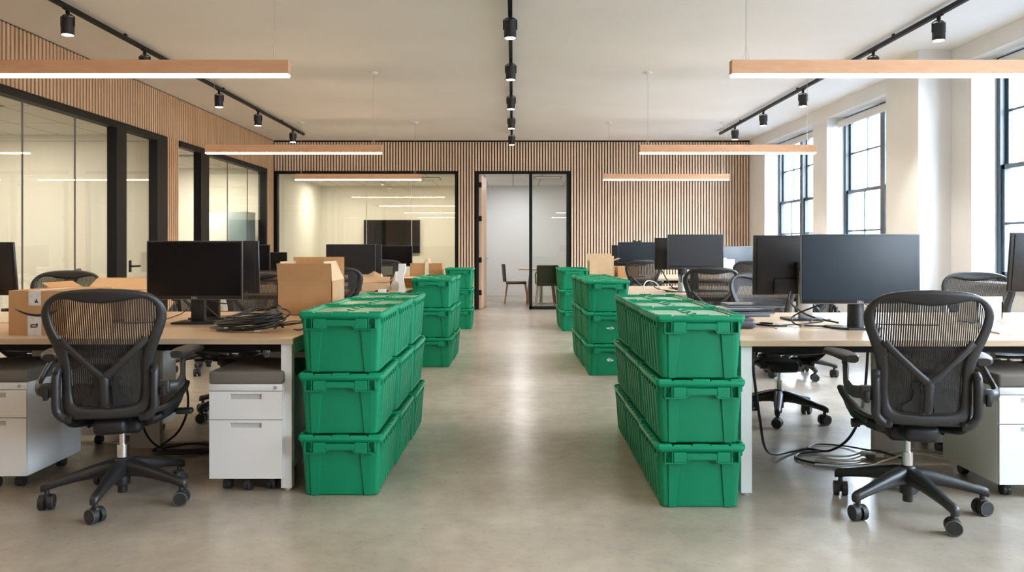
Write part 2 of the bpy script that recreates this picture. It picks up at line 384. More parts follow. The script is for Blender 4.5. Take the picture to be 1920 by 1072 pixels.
for z in (.32, .95, 1.75, 2.4): MB().box(-.02, .05, -.02, .004, z-.05, z+.05).make('hinge', M['black'], lf)

# side rooms
ZR = 2.71
def room(tagn, x0, x1, y0, y1, mat_, walls, zc=ZR):
    for q, nn, bb in (('L', 'left', (x0-.06, x0, y0, y1)), ('R', 'right', (x1, x1+.06, y0, y1)), ('B', 'back', (x0-.06, x1+.06, y1, y1+.06)), ('F', 'front', (x0-.06, x1+.06, y0-.06, y0))):
        if q in walls: struct(MB().box(*bb, 0, zc).make('wall_%s_%s' % (tagn, nn), mat_))
    struct(MB().box(x0-.06, x1+.06, y0, y1, zc, zc+.08).make('ceiling_'+tagn, M['tileceil']))
room('near_office', -9.0, XL-.16, 1.9, 10.75, M['cream'], 'LBF')
room('far_office', -9.0, XL-.16, 10.85, 15.34, M['cream'], 'LBF')
room('meeting_room', -4.74, -1.02, YB+.16, 19.8, M['cream'], 'LRB')
room('small_room', -.82, 3.2, YB+.16, 19.8, M['pale'], 'LRB')
struct(MB().box(-.8, 3.2, 19.785, 19.8, 0, .10).make('baseboard_small_room', M['white']))
def downlight(x, y, z, label, e=40, col=(1, .82, .6), size=.16, grp='round ceiling downlights'):
    t = thing('downlight', label, 'light', (x, y, z), 0, grp)
    MB().lathe([(.06, -.001), (.085, -.001), (.085, -.008), (.06, -.008)], 24).make('trim_ring', M['white'], t)
    MB().lathe([(.0, -.004), (.06, -.004), (.06, -.002), (0, -.002)], 24).make('lens', M['lens'], t)
    l = bpy.data.lights.new('downlight_lamp', 'AREA'); l.shape = 'DISK'; l.size = size; l.energy = e; l.color = col
    o = bpy.data.objects.new('downlight_lamp', l); COL.objects.link(o); o.parent = t; o.location = (0, 0, -.02)
for x, y, e, c, lb in ((-3.9, 18.4, 24, (1, .90, .76), 'round downlight in meeting room ceiling, over its left side'), (-2.0, 18.4, 24, (1, .90, .76), 'round downlight in meeting room ceiling, above the television'),
                       (.18, 18.6, 12, (.95, .97, 1), 'round downlight in small room ceiling, farther from the door'), (.18, 17.0, 11, (1, .92, .84), 'round downlight in small room ceiling, nearer the door'),
                       (2.2, 17.8, 10, (.95, .97, 1), 'round downlight in small room ceiling, away from the doorway')):
    downlight(x, y, ZR, lb, e, c)
for x, y, lb in ((-6.4, 9.3, 'round downlight deep in the near glazed office'), (-6.6, 6.8, 'round downlight in the near office, middle of ceiling'), (-6.6, 4.0, 'round downlight in the near office, toward the viewer'),
                 (-5.5, 14.2, 'round downlight in the far left office above the locker'), (-6.6, 12.6, 'round downlight in the far left office by its doorway')):
    downlight(x, y, ZR, lb, 34, (1, .90, .76))
def vent(x, y, w, l, label):
    t = thing('ceiling_vent', label, 'vent', (x, y, ZR), 0)
    m_ = MB(); m_.box(-w/2, w/2, -l/2, -l/2+.02, -.01, 0); m_.box(-w/2, w/2, l/2-.02, l/2, -.01, 0); m_.box(-w/2, -w/2+.02, -l/2, l/2, -.01, 0); m_.box(w/2-.02, w/2, -l/2, l/2, -.01, 0)
    m_.make('frame', M['gcable'], t); MB().box(-w/2+.02, w/2-.02, -l/2+.02, l/2-.02, -.005, 0).make('backing', M['white'], t)
vent(-5.9, 8.5, .9, .14, 'slim linear air vent in the near office ceiling')
vent(-5.5, 13.2, .9, .14, 'slim linear air vent in the far left office ceiling')
vent(-1.9, 17.6, .6, .6, 'square air vent in the meeting room ceiling')
vent(.75, 17.4, .6, .6, 'square air vent in the small room ceiling')

t = thing('mounted_television', 'large black wall television in the glazed meeting room', 'television', (-2.99, 19.8, 1.05))
MB().rbox(-.695, .695, -.07, -.03, 0, .82, .008).make('housing', M['dplastic'], t)
MB().box(-.68, .68, -.072, -.0695, .015, .805).make('screen', M['tv'], t)
MB().box(-.25, .25, -.031, 0, .25, .6).make('wall_bracket', M['black'], t)
t = thing('storage_locker', 'white and blue-grey steel locker inside the far left office', 'locker', (-5.15, 14.45, 0))
MB().rbox(-.36, 0, 0, .5, 0, 1.82, .005).make('body', M['cab'], t)
MB().rbox(0, .34, -.02, .48, 0, 1.84, .005).make('door', M['locker'], t)
t = thing('office_chair_back', 'dark coat-stand like seat back beside the locker', 'chair')
bpy.data.objects.remove(t)

# exterior
b = MB().box(22, 22.6, -6, 70, -6, 4.6)
ex = struct(b.make('exterior_building', M['brick']), 'pale brick building across the street'); ex['category'] = 'building'
wi = MB(); tr = MB()
for j in range(3):
    for i in range(15):
        y = -2+i*4.6; z = -4.6+j*3.3
        tr.box(21.95, 22.0, y-.15, y+1.95, z-.2, z+2.3); wi.box(21.93, 21.96, y, y+1.8, z, z+2.0)
        wi.box(21.90, 21.94, y+.87, y+.93, z, z+2, 1); wi.box(21.90, 21.94, y, y+1.8, z+.97, z+1.03, 1)
tr.make('window_trim', M['stone'], ex); wi.make('window', [M['locker'], M['white']], ex)
struct(MB().box(4.95, 60, -30, 90, -6.2, -6).make('ground_outside', M['asphalt']), 'street below')

# ------------------------------------------------------------------ lamps
def pendant(x0, y, zb, label, side):
    Lp = 2.07
    t = thing('pendant_light', label, 'pendant light', (x0, y, zb), 0, 'linear wooden pendant lights')
    MB().rbox(0, Lp, -.03, .03, .014, .104, .002, 1).make('housing', M['peach'], t)
    MB().box(.004, Lp-.004, -.027, .027, 0, .014).make('diffuser', M['led' if side < 0 else 'led2'], t)
    for xx in (.10 if side > 0 else .10, Lp-.10):
        MB().tube([(xx, 0, .104), (xx, 0, ZC-zb-.02)], .0022, 5).tube([(xx-.02, 0, .104), (xx, 0, .22), (xx+.02, 0, .104)], .0012, 4).make('suspension_wire', M['silver'], t)
        MB().lathe([(0, ZC-zb-.03), (.02, ZC-zb-.03), (.05, ZC-zb-.012), (.05, ZC-zb)], 20, T=T(xx)).make('ceiling_canopy', M['white'], t)
ZP = 2.295
pendant(-3.51, 5.15, ZP, 'long wooden pendant light above the nearest desk on the left', -1)
pendant(-3.61, 9.4, ZP, 'wooden pendant light above the middle desk on the left', -1)
pendant(-3.58, 13.15, ZP, 'wooden pendant light above the farthest desk, before the meeting room', -1)
pendant(1.40, 5.15, ZP, 'long wooden pendant light above the nearest desk on the right', 1)
pendant(1.485, 9.4, ZP, 'wooden pendant light above the middle desk, before the windows', 1)
pendant(1.48, 13.15, ZP, 'wooden pendant light before the slat wall, farthest on the right', 1)
pendant(-3.55, .9, ZP, 'wooden pendant light beside the viewer, left', -1)
pendant(1.45, .9, ZP, 'wooden pendant light beside the viewer, right', 1)

def track(x, y0, y1, spots, where):
    t = MB().box(x-.019, x+.019, y0, y1, ZC-.062, ZC-.026).make('ceiling_track', M['black'])
    tag(t, 'black lighting track ' + where, 'lighting track', 'black ceiling lighting tracks')
    for yy_ in [y0+.3+k*2.6 for k in range(int((y1-y0)/2.6)+1)]:
        MB().box(x-.008, x+.008, yy_-.02, yy_+.02, ZC-.028, ZC).make('hanger', M['black'], t)
    w_ = where.split(' ')
    for k, (y, lb) in enumerate(spots):
        s_ = thing('track_spotlight', lb, 'spotlight', (x, y, 2.975), 0, 'black track spotlights')
        MB().box(-.017, .017, -.05, .05, .205, .226).box(-.012, .012, -.012, .012, .175, .206).make('adaptor', M['black'], s_)
        MB().lathe([(.046, .0), (.052, .004), (.052, .142), (.046, .147), (0, .147)], 28).cyl((0, 0, .15), (0, 0, .18), .006).tube([(-.056, 0, .07), (-.056, 0, .15), (-.03, 0, .168), (.03, 0, .168), (.056, 0, .15), (.056, 0, .07)], .006, 6).make('lamp_head', M['dplastic'], s_)
        MB().lathe([(0, -.001), (.044, -.001), (.044, .003), (0, .003)], 24).make('lens', M['lens'], s_)
        l = bpy.data.lights.new('spot_lamp', 'SPOT'); l.energy = 55; l.spot_size = R(78); l.spot_blend = .7; l.color = (1, .80, .60) if x < -1 else ((1, .91, .80) if x < 3 else (1, .98, .96)); l.shadow_soft_size = .04
        o = bpy.data.objects.new('spot_lamp', l); COL.objects.link(o); o.parent = s_; o.location = (0, 0, -.03)
def names(side, order=('nearest', 'second', 'third', 'fourth', 'last')):
    return ['black spotlight on the %s track, %s from the viewer' % (side, o) for o in order]
nl, nc, nr = names('left'), names('centre'), names('right')
ys = (6.70, 8.1, 10.15, 11.7, 13.55)
track(-3.73, -3, 14.25, [(2.5, 'black spotlight over the left glass wall near the viewer')]+list(zip(ys, nl)), 'running along the left glazed offices')
track(-.025, -3, 14.2, [(2.5, 'black spotlight over the aisle near the viewer')]+list(zip((6.8, 8.5, 10.3, 12.0, 13.9), nc)), 'running down the middle above the aisle')
track(3.66, -3, 14.15, [(2.5, 'black spotlight over the window side near the viewer')]+list(zip((6.88, 8.13, 10.1, 11.7, 13.2), nr)), 'running along the window wall')

# ------------------------------------------------------------------ desks
def bench(name, x0, x1, y0, label, dpt=1.64, sgn=1):
    """x0 = aisle end; built in world axes around an Empty at the aisle end"""
    t = thing('office_bench_desk', label, 'desk', (x0, y0, 0), 0, 'long oak bench desks')
    L = x1-x0; s_ = 1 if L > 0 else -1
    def bx(m_, a, c, *r, mi=0): m_.box(min(a, c), max(a, c), *r, mi)
    H = .752; th = .029; half = .80
    mid = L/2
    for (a, c) in ((0, mid-.0015*s_), (mid+.0015*s_, L)):
        for (q, r_) in ((0, half), (dpt-half, dpt)):
            m_ = MB(); m_.rbox(min(a, c), max(a, c), q, r_, H-th, H, .0015, 1)
            for k, f in enumerate(m_.f):
                zz = [m_.v[i][2] for i in f]
                if max(zz)-min(zz) > .01: m_.m[k] = 1
            m_.make('tabletop', [M['desk'], M['deskedge']], t)
    m_ = MB(); bx(m_, 0, L, half+.0, dpt-half, H-.12, H-.11); m_.make('cable_tray', M['gmetal'], t)
    # end and middle leg frames
    for xx in (.012*s_, L-.064*s_):
        m_ = MB(); a, c = xx, xx+.052*s_
        for (q, r_) in ((.025, .077), (dpt-.077, dpt-.025)): bx(m_, a, c, q, r_, .012, H-th)
        bx(m_, a, c, .077, dpt-.077, H-th-.055, H-th)
        m_.make('leg_frame', M['wmetal'], t)
        for q in (.051, dpt-.051): MB().cyl((xx+.026*s_, q, 0), (xx+.026*s_, q, .012), .02, n=12).make('levelling_foot', M['silver'], t)
    m_ = MB(); bx(m_, mid-.04*s_, mid+.04*s_, .62, .68, 0, H-th); bx(m_, mid-.04*s_, mid+.04*s_, .15, dpt-.15, H-th-.055, H-th); m_.make('leg_frame', M['gmetal'], t)
    m_ = MB()
    for q in (.12, dpt-.17): bx(m_, .07*s_, L-.07*s_, q, q+.05, H-th-.045, H-th)
    m_.make('beam', M['black'], t)
    # cable riser
    m_ = MB(); bx(m_, 1.03*s_, 1.21*s_, .86, .90, 0, H-th-.06); m_.make('cable_riser', M['gmetal'], t)
    return t
LX, RX = -1.08, 1.09
bench('a', LX, -4.3, 3.92, 'nearest oak bench desk on the left, with coiled cables on top')
bench('b', LX, -4.3, 7.9, 'middle oak bench desk on the left, covered with opened boxes')
bench('c', LX, -4.3, 11.8, 'farthest oak bench desk on the left, before the meeting room')
bench('a', RX, 4.15, 3.84, 'nearest oak bench desk on the right, with large black monitor')
bench('b', RX, 4.15, 7.55, 'middle oak bench desk on the right, with pen cup')
bench('c', RX, 4.15, 11.4, 'farthest oak bench desk on the right, before the slat wall')

# ------------------------------------------------------------------ pedestal cabinets
def pedestal(x, y, rz, label, w=.36, d=.5):
    """front face at y=0 facing -y, x from 0..w"""
    t = thing('pedestal_cabinet', label, 'cabinet', (x, y, 0), rz, 'white drawer pedestals with grey seat cushion')
    c = MB().rbox(0, w, .018, d, .065, .53, .004); c.make('body', M['cab'], t)
    m_ = MB().rbox(.002, w-.002, 0, .02, .497, .53, .002)
    tp = m_.make('top_rail', M['cab'], t)
    MB().cyl((w-.035, -.004, .513), (w-.035, .002, .513), .0085, n=16).box(w-.036, w-.034, -.005, -.003, .507, .519).make('lock', M['silver'], tp)
    for z0, z1 in ((.358, .494), (.068, .354)):
        hz1 = z1-.013; hz0 = hz1-.024; hx0, hx1 = w/2-.078, w/2+.078
        m_ = MB().box(.002, hx0, 0, .02, z0, z1).box(hx1, w-.002, 0, .02, z0, z1).box(hx0, hx1, 0, .02, z0, hz0).box(hx0, hx1, 0, .02, hz1, z1)
        dr = m_.make('drawer', M['cab'], t)
        MB().box(hx0, hx1, .012, .018, hz0, hz1).make('recessed_handle', M['cabshade'], dr)
    MB().rbox(-.001, w+.001, .0, d+.002, .53, .592, .012, 3).make('seat_cushion', M['cush'], t)
    for xx, yy_ in ((.07, .07), (w-.07, .07), (.07, d-.07), (w-.07, d-.07), (w/2, .045)):
        MB().cyl((xx-.018, yy_, .026), (xx-.002, yy_, .026), .026, n=16).cyl((xx+.002, yy_, .026), (xx+.018, yy_, .026), .026, n=16).box(xx-.012, xx+.012, yy_-.02, yy_+.02, .035, .066).make('caster', M['wheel'], t)
    return t
ped = pedestal(-1.487, 3.91, 0, 'white drawer pedestal under the left desk, beside the green crates')
G_ = 'white drawer pedestals with grey seat cushion'
dup(ped, (-2.765, 3.955, 0), 0, 'white drawer pedestal beyond the left office chair, cut by the frame')
dup(ped, (2.315, 3.81, 0), 0, 'white drawer pedestal at the right edge, behind the office chair')
dup(ped, (-2.24, 5.32, 0), pi, 'white drawer pedestal turned away, seen through the left desk gap')
dup(ped, (2.80, 5.14, 0), pi, 'white drawer pedestal turned away, behind the right office chair base')
dup(ped, (-1.2, 5.62, 0), pi, 'white drawer pedestal turned away, behind the front left green crates')

# ------------------------------------------------------------------ office chair (faces +y)
def outline(half):
    pts = cr([(u, z, 0) for u, z in half], 4)
    rt = [(p[0], p[1]) for p in pts]; lf_ = [(-u, z) for u, z in rt[-2:0:-1]]
    return rt+lf_
def yback(u, z):
    if z < .62: y = -.235-.02*(z-.44)/.18*0
    else: y = -.235
    t = (z-.44)/.58
    y = -.262 + .02*sin(pi*min(1, t*1.6)) - .095*t**1.6
    return y+.55*u*u*(.4+.9*t)
OUT = [(0, 1.022), (.10, 1.018), (.18, 1.002), (.228, .970), (.252, .925), (.252, .88), (.238, .83), (.216, .77), (.199, .71), (.189, .66), (.187, .58), (.186, .52), (.178, .475), (.152, .45), (.10, .443), (0, .441)]
INN = [(0, .954), (.08, .962), (.15, .976), (.192, .966), (.213, .93), (.211, .89), (.196, .84), (.172, .79), (.153, .735), (.146, .68), (.144, .60), (.141, .55), (.132, .515), (.110, .500), (.07, .494), (0, .492)]
def make_chair(label, group):
    t = thing('office_chair', label, 'chair', (0, 0, 0), 0, group)
    # back frame
    o_, i_ = outline(OUT), outline(INN); rings = []
    for (a, b_), (c, d_) in zip(o_, i_):
        m_u, m_z = (a+c)/2, (b_+d_)/2; hu, hz = (a-c)/2, (b_-d_)/2; ring = []
        for k in range(10):
            q = 2*pi*k/10; cc = cos(q); ss = sin(q)
            cc = math.copysign(abs(cc)**.75, cc); ss = math.copysign(abs(ss)**.85, ss)
            u, z = m_u+hu*cc, m_z+hz*cc
            ring.append((u, yback(u, z)+.0135*ss, z))
        rings.append(ring)
    fr = MB().loft(rings, True, False, True)
    # crest panel lip
    fr.make('back_frame', M['plastic'], t, smooth=60)
    cr_ = MB(); top = []; bot = []
    for k in range(17):
        u = -.19+.38*k/16; q = 1-(u/.19)**2
        top.append((u, yback(u, .985)-.016, .972+.022*q)); bot.append((u, yback(u, .95)-.016, .968-.024*q))
    # mesh membrane
    rows = []; hh = [p for p in i_[:len(cr([(u, z, 0) for u, z in INN], 4))]]
    for (u, z) in hh:
        rows.append([(u*s_*1.0, yback(u*s_, z)+.004-.012*(1-s_*s_), z) for s_ in [-1+2*k/14 for k in range(15)]])
    MB().grid(rows[1:-1]).make('back_mesh', M['meshf'], t, smooth=60)
    # posture brace: Y shape and pads
    yb = MB()
    def P(u, z, o): return (u, yback(u, z)-o, z)
    for s_ in (-1, 1):
        yb.tube([P(.172*s_, .80, .008), P(.15*s_, .772, .022), P(.10*s_, .722, .038), P(.05*s_, .672, .048), P(0, .625, .05)], [.016, .0135, .0125, .014, .018], 10, flat=(.7, 1.15))
    yb.tube([P(0, .65, .05), P(0, .62, .052), P(0, .58, .052), P(0, .54, .047), P(0, .51, .035), P(0, .498, .03)], [.012, .02, .0175, .0175, .017, .010], 12, flat=(1.15, .7))
    yb.make('y_brace', M['plastic'], t, smooth=60)
    pd = MB()
    for s_ in (-1, 1):
        pts = [(.022*s_, .60), (.032*s_, .63), (.06*s_, .625), (.048*s_, .585), (.058*s_, .55), (.098*s_, .525), (.095*s_, .505), (.03*s_, .502)]
        fr_ = [(u, yback(u, z)-.012, z) for u, z in pts]; bk = [(u, yback(u, z)-.02, z) for u, z in pts]
        pd.loft([fr_, bk], True, True)
    pd.rbox(-.058, .058, -.262, -.245, .655, .685, .008)
    pd.make('lumbar_pad', M['dplastic'], t)
    # side brackets
    for s_ in (-1, 1):
        bk = MB(); b_ = [(s_*.196, -.255, .665), (s_*.20, -.27, .64), (s_*.20, -.275, .55), (s_*.198, -.27, .485), (s_*.17, -.27, .452), (s_*.14, -.265, .446)]
        bk.tube(cr(b_, 4), .0195, 10, flat=(1, 1))
        bo = bk.make('side_bracket', M['plastic'], t, smooth=60)
        for qx, qz in ((.197, .652), (.15, .455)): MB().cyl((s_*qx, -.275, qz), (s_*qx, -.292, qz), .0085, n=10).make('screw', M['dplastic'], bo)
        ar = MB().rbox(s_*.235-.027, s_*.235+.027, -.275, -.235, .545, .605, .008)
        ar.tube(cr([(s_*.245, -.25, .575), (s_*.285, -.225, .575), (s_*.298, -.17, .60), (s_*.288, -.11, .65), (s_*.28, -.06, .685)], 5), [.024]*5+[.022]*5+[.018]*5+[.02]*5+[.024], 10, flat=(.62, 1.15))
        ao = ar.make('armrest', M['plastic'], t, smooth=60)
        rg = []
        for k in range(9):
            v = -.15+.285*k/8; w_ = .047*(1-abs((k-4)/4)**5*.45); h_ = .017
            xc = s_*(.268+.045*(k/8)); zc = .703+.006*sin(pi*k/8)
            rg.append([(xc+w_*math.copysign(abs(cos(q))**.6, cos(q)), v, zc+h_*math.copysign(abs(sin(q))**.7, sin(q))) for q in [2*pi*j/14 for j in range(14)]])
        MB().loft(rg).make('arm_pad', M['pad'], ao, smooth=50)
        MB().rbox(s_*.238-.01, s_*.238+.01, -.290, -.27, .535, .585, .004).make('lever', M['dplastic'], ao)
    # seat
    SO = [(0, .275), (.12, .275), (.20, .262), (.243, .215), (.255, .12), (.25, 0), (.225, -.12), (.18, -.195), (.10, -.21), (0, -.212)]
    def zs(y): return .452+.062*max(0, min(1, (y+.2)/.38))**1.2-(.9*max(0, y-.19)**1.5)
    so = outline(SO)
    rr = []
    for u, y in so:
        L_ = math.hypot(u, y-.03); nx, ny = u/L_, (y-.03)/L_
        rr.append([(u+nx*.019*cos(q), y+ny*.019*cos(q), zs(y)+.012*sin(q)+.10*u*u) for q in [2*pi*j/8 for j in range(8)]])
    MB().loft(rr, True, False, True).make('seat_frame', M['plastic'], t, smooth=60)
    half = so[:len(cr([(u, z, 0) for u, z in SO], 4))]; rows = []
    for u, y in half:
        rows.append([(u*q*.97, y, zs(y)+.10*(u*q)**2-.018*(1-q*q)*(1 if abs(y) < .2 else .2)) for q in [-1+2*k/12 for k in range(13)]])
    MB().grid(rows[1:-1]).make('seat_mesh', M['meshs'], t, smooth=60)
    me_ = MB().rbox(-.105, .105, -.11, .12, .335, .415, .025, 3).rbox(-.15, .15, -.04, .06, .36, .41, .015)
    me_.cyl((-.14, .02, .385), (.14, .02, .385), .032, n=14).rbox(-.07, .07, -.23, -.1, .36, .43, .02)
    for s_ in (-1, 1):
        me_.tube(cr([(s_*.12, -.08, .39), (s_*.19, .0, .405), (s_*.225, .10, .43), (s_*.235, .2, .485)], 4), [.022]*4+[.018]*4+[.013]*5, 8, flat=(.6, 1.2))
        me_.tube(cr([(s_*.10, -.09, .40), (s_*.16, -.18, .41), (s_*.17, -.25, .45)], 4), .018, 8)
        me_.tube(cr([(s_*.20, -.1, .425), (s_*.232, .04, .445), (s_*.236, .16, .47)], 4), .011, 8, flat=(.6, 1.3))
    me_.make('tilt_mechanism', M['dplastic'], t, smooth=50)
    lv = MB().cyl((.12, .06, .405), (.235, .06, .402), .006, n=8); lv.rbox(.225, .305, .035, .085, .388, .416, .012, 3); lv.cyl((.14, .06, .40), (.17, .06, .40), .012, n=10)
    lv.make('control_lever', M['dplastic'], t, smooth=50)
    lv = MB().cyl((-.12, .03, .39), (-.2, .03, .385), .012, n=10); lv.cyl((-.2, .03, .385), (-.235, .03, .383), .02, n=12)
    lv.make('control_knob', M['dplastic'], t, smooth=50)
    MB().cyl((0, 0, .26), (0, 0, .35), .0135, n=20).cyl((0, 0, .195), (0, 0, .268), .0235, n=24).make('gas_cylinder', M['chrome'], t)
    # star base
    bs = MB().lathe([(.024, .075), (.034, .08), (.038, .17), (.034, .2), (.024, .208)], 24).lathe([(.021, .042), (.022, .044), (.022, .08), (.0, .08)], 20)
    for k in range(5):
        q = 2*pi*k/5; rg = []
        for (r_, z, w_, h_) in ((.015, .158, .036, .044), (.06, .160, .033, .039), (.12, .152, .029, .032), (.20, .135, .025, .025), (.27, .118, .0215, .0205), (.315, .107, .0205, .0215), (.335, .100, .016, .020), (.339, .096, .008, .011)):
            rg.append([(r_, w_*math.copysign(abs(cos(p))**.7, cos(p)), z+h_*math.copysign(abs(sin(p))**.8, sin(p))) for p in [2*pi*j/12 for j in range(12)]])
        bs.loft(rg, T=T(rz=q)); bs.cyl((.312, 0, .06), (.312, 0, .1), .011, n=10, T=T(rz=q))
    base = bs.make('star_base', M['plastic'], t, smooth=50)
    cb = None
    for k in range(5):
        q = 2*pi*k/5
        c_ = bpy.data.objects.new('caster', None); bpy.data.objects.remove(c_)
        if cb is None:
            m_ = MB()
            for s_ in (-1, 1):
                x0, x1 = sorted((s_*.007, s_*.030))
                m_.cyl((x0, 0, .034), (x1, 0, .034), .034, n=24, mi=0)
                m_.cyl((s_*.029, 0, .034), (s_*.0315, 0, .034), .028, n=24, mi=0)
                m_.tube([(s_*.030, .031*cos(a), .034+.031*sin(a)) for a in [2*pi*j/24 for j in range(24)]], .0022, 6, closed=True, mi=1)
            m_.rbox(-.012, .012, -.018, .02, .02, .070, .005)
            c_ = m_.make('caster', [M['wheel'], M['rimgrey']], base); cb = c_
        else:
            c_ = cb.copy(); COL.objects.link(c_); c_.parent = base
        c_.location = (.312*cos(q), .312*sin(q), 0); c_.rotation_euler = (0, 0, -.5+k*.55)
    return t, base
CG = 'black mesh office chairs'
ch, _ = make_chair('black mesh office chair seen from behind at the near left desk', CG)
def place_chair(o, x, y, rot, phase):
    o.location = (x, y, 0); o.rotation_euler = (0, 0, R(rot))
    for c in bpy.data.objects:
        if c.parent == o and c.name.startswith('star_base'): c.rotation_euler = (0, 0, R(phase-rot))
def chair(x, y, rot, phase, label):
    o = dup(ch, (0, 0, 0), 0, label); place_chair(o, x, y, rot, phase)
    if y > 5:
        for c in bpy.data.objects:
            if c.parent == o and c.name.startswith('back_mesh'): c.material_slots[0].link = 'OBJECT'; c.material_slots[0].material = M['meshf2']
place_chair(ch, -1.85, 3.79, 12, -84)
chair(1.80, 3.65, -11, -83, 'black mesh office chair seen from behind at the near right desk')
chair(-1.95, 5.72, 176, 20, 'black mesh office chair behind the left monitor and open box')
chair(-3.36, 5.80, 188, 50, 'black mesh office chair behind the taped boxes, facing the camera')
chair(-3.98, 6.6, 110, 10, 'black mesh office chair turned sideways close to the glass office')
chair(1.86, 5.60, 184, -38, 'black mesh office chair facing the camera behind the near right monitors')
chair(3.30, 5.42, 176, 10, 'black mesh office chair before the nearest window, facing the camera')
chair(-1.68, 7.72, 6, 15, 'black mesh office chair half hidden behind the open cardboard box')
chair(-2.95, 7.75, -4, -160, 'black mesh office chair at the middle left desk, farther from aisle')
chair(1.79, 7.42, -4, 30, 'black mesh office chair seen from behind at the middle right desk')
chair(2.66, 7.45, 14, -12, 'black mesh office chair tucked behind the large near right monitor')
chair(-1.86, 11.75, 5, 0, 'black mesh office chair at the farthest left desk, behind boxes')
chair(1.81, 11.42, 0, 40, 'black mesh office chair at the farthest right desk, nearer the aisle')
chair(3.28, 11.2, -5, 20, 'black mesh office chair at the farthest right desk, near the windows')

# ------------------------------------------------------------------ monitors (screen faces -y)
def monitor(x, y, z0, rz, w, h, zb, label, tilt=0, neckm='dplastic', scr='screen', logo=False, base='rect', cat='monitor'):
    """z0 desk height, zb = bottom of panel above floor"""
    t = thing('computer_monitor', label, cat, (x, y, z0), rz, 'black computer monitors')
    zb -= z0; zc = zb+h/2
    RT = T(0, 0, zc, rx=R(tilt))
    p_ = MB().rbox(-w/2, w/2, -.062, -.044, -h/2, h/2, .003, 2, T=RT).rbox(-w/2+.02, w/2-.02, -.046, -.038, -h/2+.01, h/2-.01, .004, 2, T=RT).rbox(-w*.30, w*.30, -.046, -.012, -h/2+.004, -h/2+.10, .008, 2, T=RT)
    p_.rbox(-.05, .05, -.045, .008, -h*.30, h*.06, .006, 2, T=RT)
    pn = p_.make('panel', M['mback'], t)
    MB().box(-w/2+.008, w/2-.008, -.0632, -.0618, -h/2+.022, h/2-.008, T=RT).make('screen', M[scr], pn)
    MB().box(-w/2-.0005, w/2+.0005, -.0615, -.058, -h/2-.0005, h/2+.0005, T=RT).make('bezel', M['mside'], pn)
    nk = MB()
    if base == 'round': nk.tube([(0, 0, .008), (0, 0, zc-.05)], [.045, .040], 24)
    else: nk.rbox(-.04, .04, -.018, .022, .008, zc-.03, .006)
    nk.make('neck', M[neckm], t)
    bs = MB()
    if base == 'round':
        pts = [(-.14, -.02), (-.08, -.1), (.08, -.1), (.14, -.02), (.14, .09), (-.14, .09)]
        bs.loft([[(a, b_, 0) for a, b_ in pts], [(a, b_, .012) for a, b_ in pts]])
    else: bs.rbox(-.125, .125, -.10, .09, 0, .012, .004)
    bs.make('stand_base', M['mback'], t)
    if logo:
        c = bpy.data.curves.new('logo', 'FONT'); c.body = 'DELL'; c.size = .017; c.align_x = 'CENTER'; c.extrude = .0003
        o = bpy.data.objects.new('logo_text', c); COL.objects.link(o); bpy.context.view_layer.update(); me = bpy.data.meshes.new_from_object(o.evaluated_get(bpy.context.evaluated_depsgraph_get())); bpy.data.objects.remove(o); o = bpy.data.objects.new('logo', me); COL.objects.link(o); o.parent = pn; o.location = RT @ Vector((0, -.0627, -h/2+.005)); o.rotation_euler = (pi/2+R(tilt), 0, 0); me.materials.clear(); me.materials.append(M['silver'])
    return t
H = .752
monitor(-1.855, 4.72, H, 0, .555, .34, .895, 'black monitor facing the camera beside coiled cables, near left desk', logo=True)
monitor(-1.88, 5.02, H, pi, .54, .335, .90, 'monitor turned away behind the near left black screen', tilt=-4)
monitor(-3.39, 4.98, H, pi+R(-3), .54, .335, .89, 'monitor turned away at the left edge of the photo', tilt=-7)
monitor(-2.88, 8.65, H, 0, .54, .32, .905, 'black monitor on middle left desk, farther from the aisle')
monitor(-3.79, 12.5, H, 0, .55, .30, .82, 'low black monitor on farthest left desk before the glass')
monitor(-1.745, 8.66, H, 0, .53, .33, .90, 'monitor on middle left desk above the open cardboard box', scr='screen2')
monitor(-1.75, 8.98, H, pi, .53, .33, .90, 'monitor turned away at the rear of the middle left desk')
monitor(-1.83, 12.45, H, 0, .54, .32, .90, 'black monitor on farthest left desk, before the wall television')
monitor(1.884, 4.40, H, 0, .645, .378, .892, 'large black monitor facing the camera, near right desk', logo=True, base='round', scr='screenrefl')
monitor(1.80, 4.93, H, pi, .61, .37, .90, 'large monitor turned away behind the near right black screen', tilt=-3, neckm='silver')
monitor(3.40, 4.95, H, pi+R(2), .61, .37, .915, 'monitor turned away at the right edge of the photo', tilt=-6)
monitor(1.87, 8.25, H, 0, .57, .345, .985, 'dark grey monitor facing the camera on the middle right desk', scr='screen2')
monitor(1.82, 8.62, H, pi, .57, .345, .955, 'monitor turned away behind the grey middle right screen')
wc = monitor(1.85, 12.05, H, 0, .56, .31, .965, 'monitor with a small webcam on top, farthest right desk', scr='screenrefl')
MB().rbox(-.05, -.005, -.07, -.04, .522, .55, .008).rbox(.02, .065, -.07, -.04, .522, .55, .008).rbox(-.02, .03, -.065, -.045, .520, .534, .004).make('webcam', M['dplastic'], wc)
monitor(1.83, 12.6, H, pi, .54, .33, .9, 'monitor turned away at the rear of the farthest right desk')
monitor(3.395, 12.1, H, R(10), .54, .33, .88, 'monitor with painted blue window reflection, farthest right desk near the windows', scr='screenrefl')

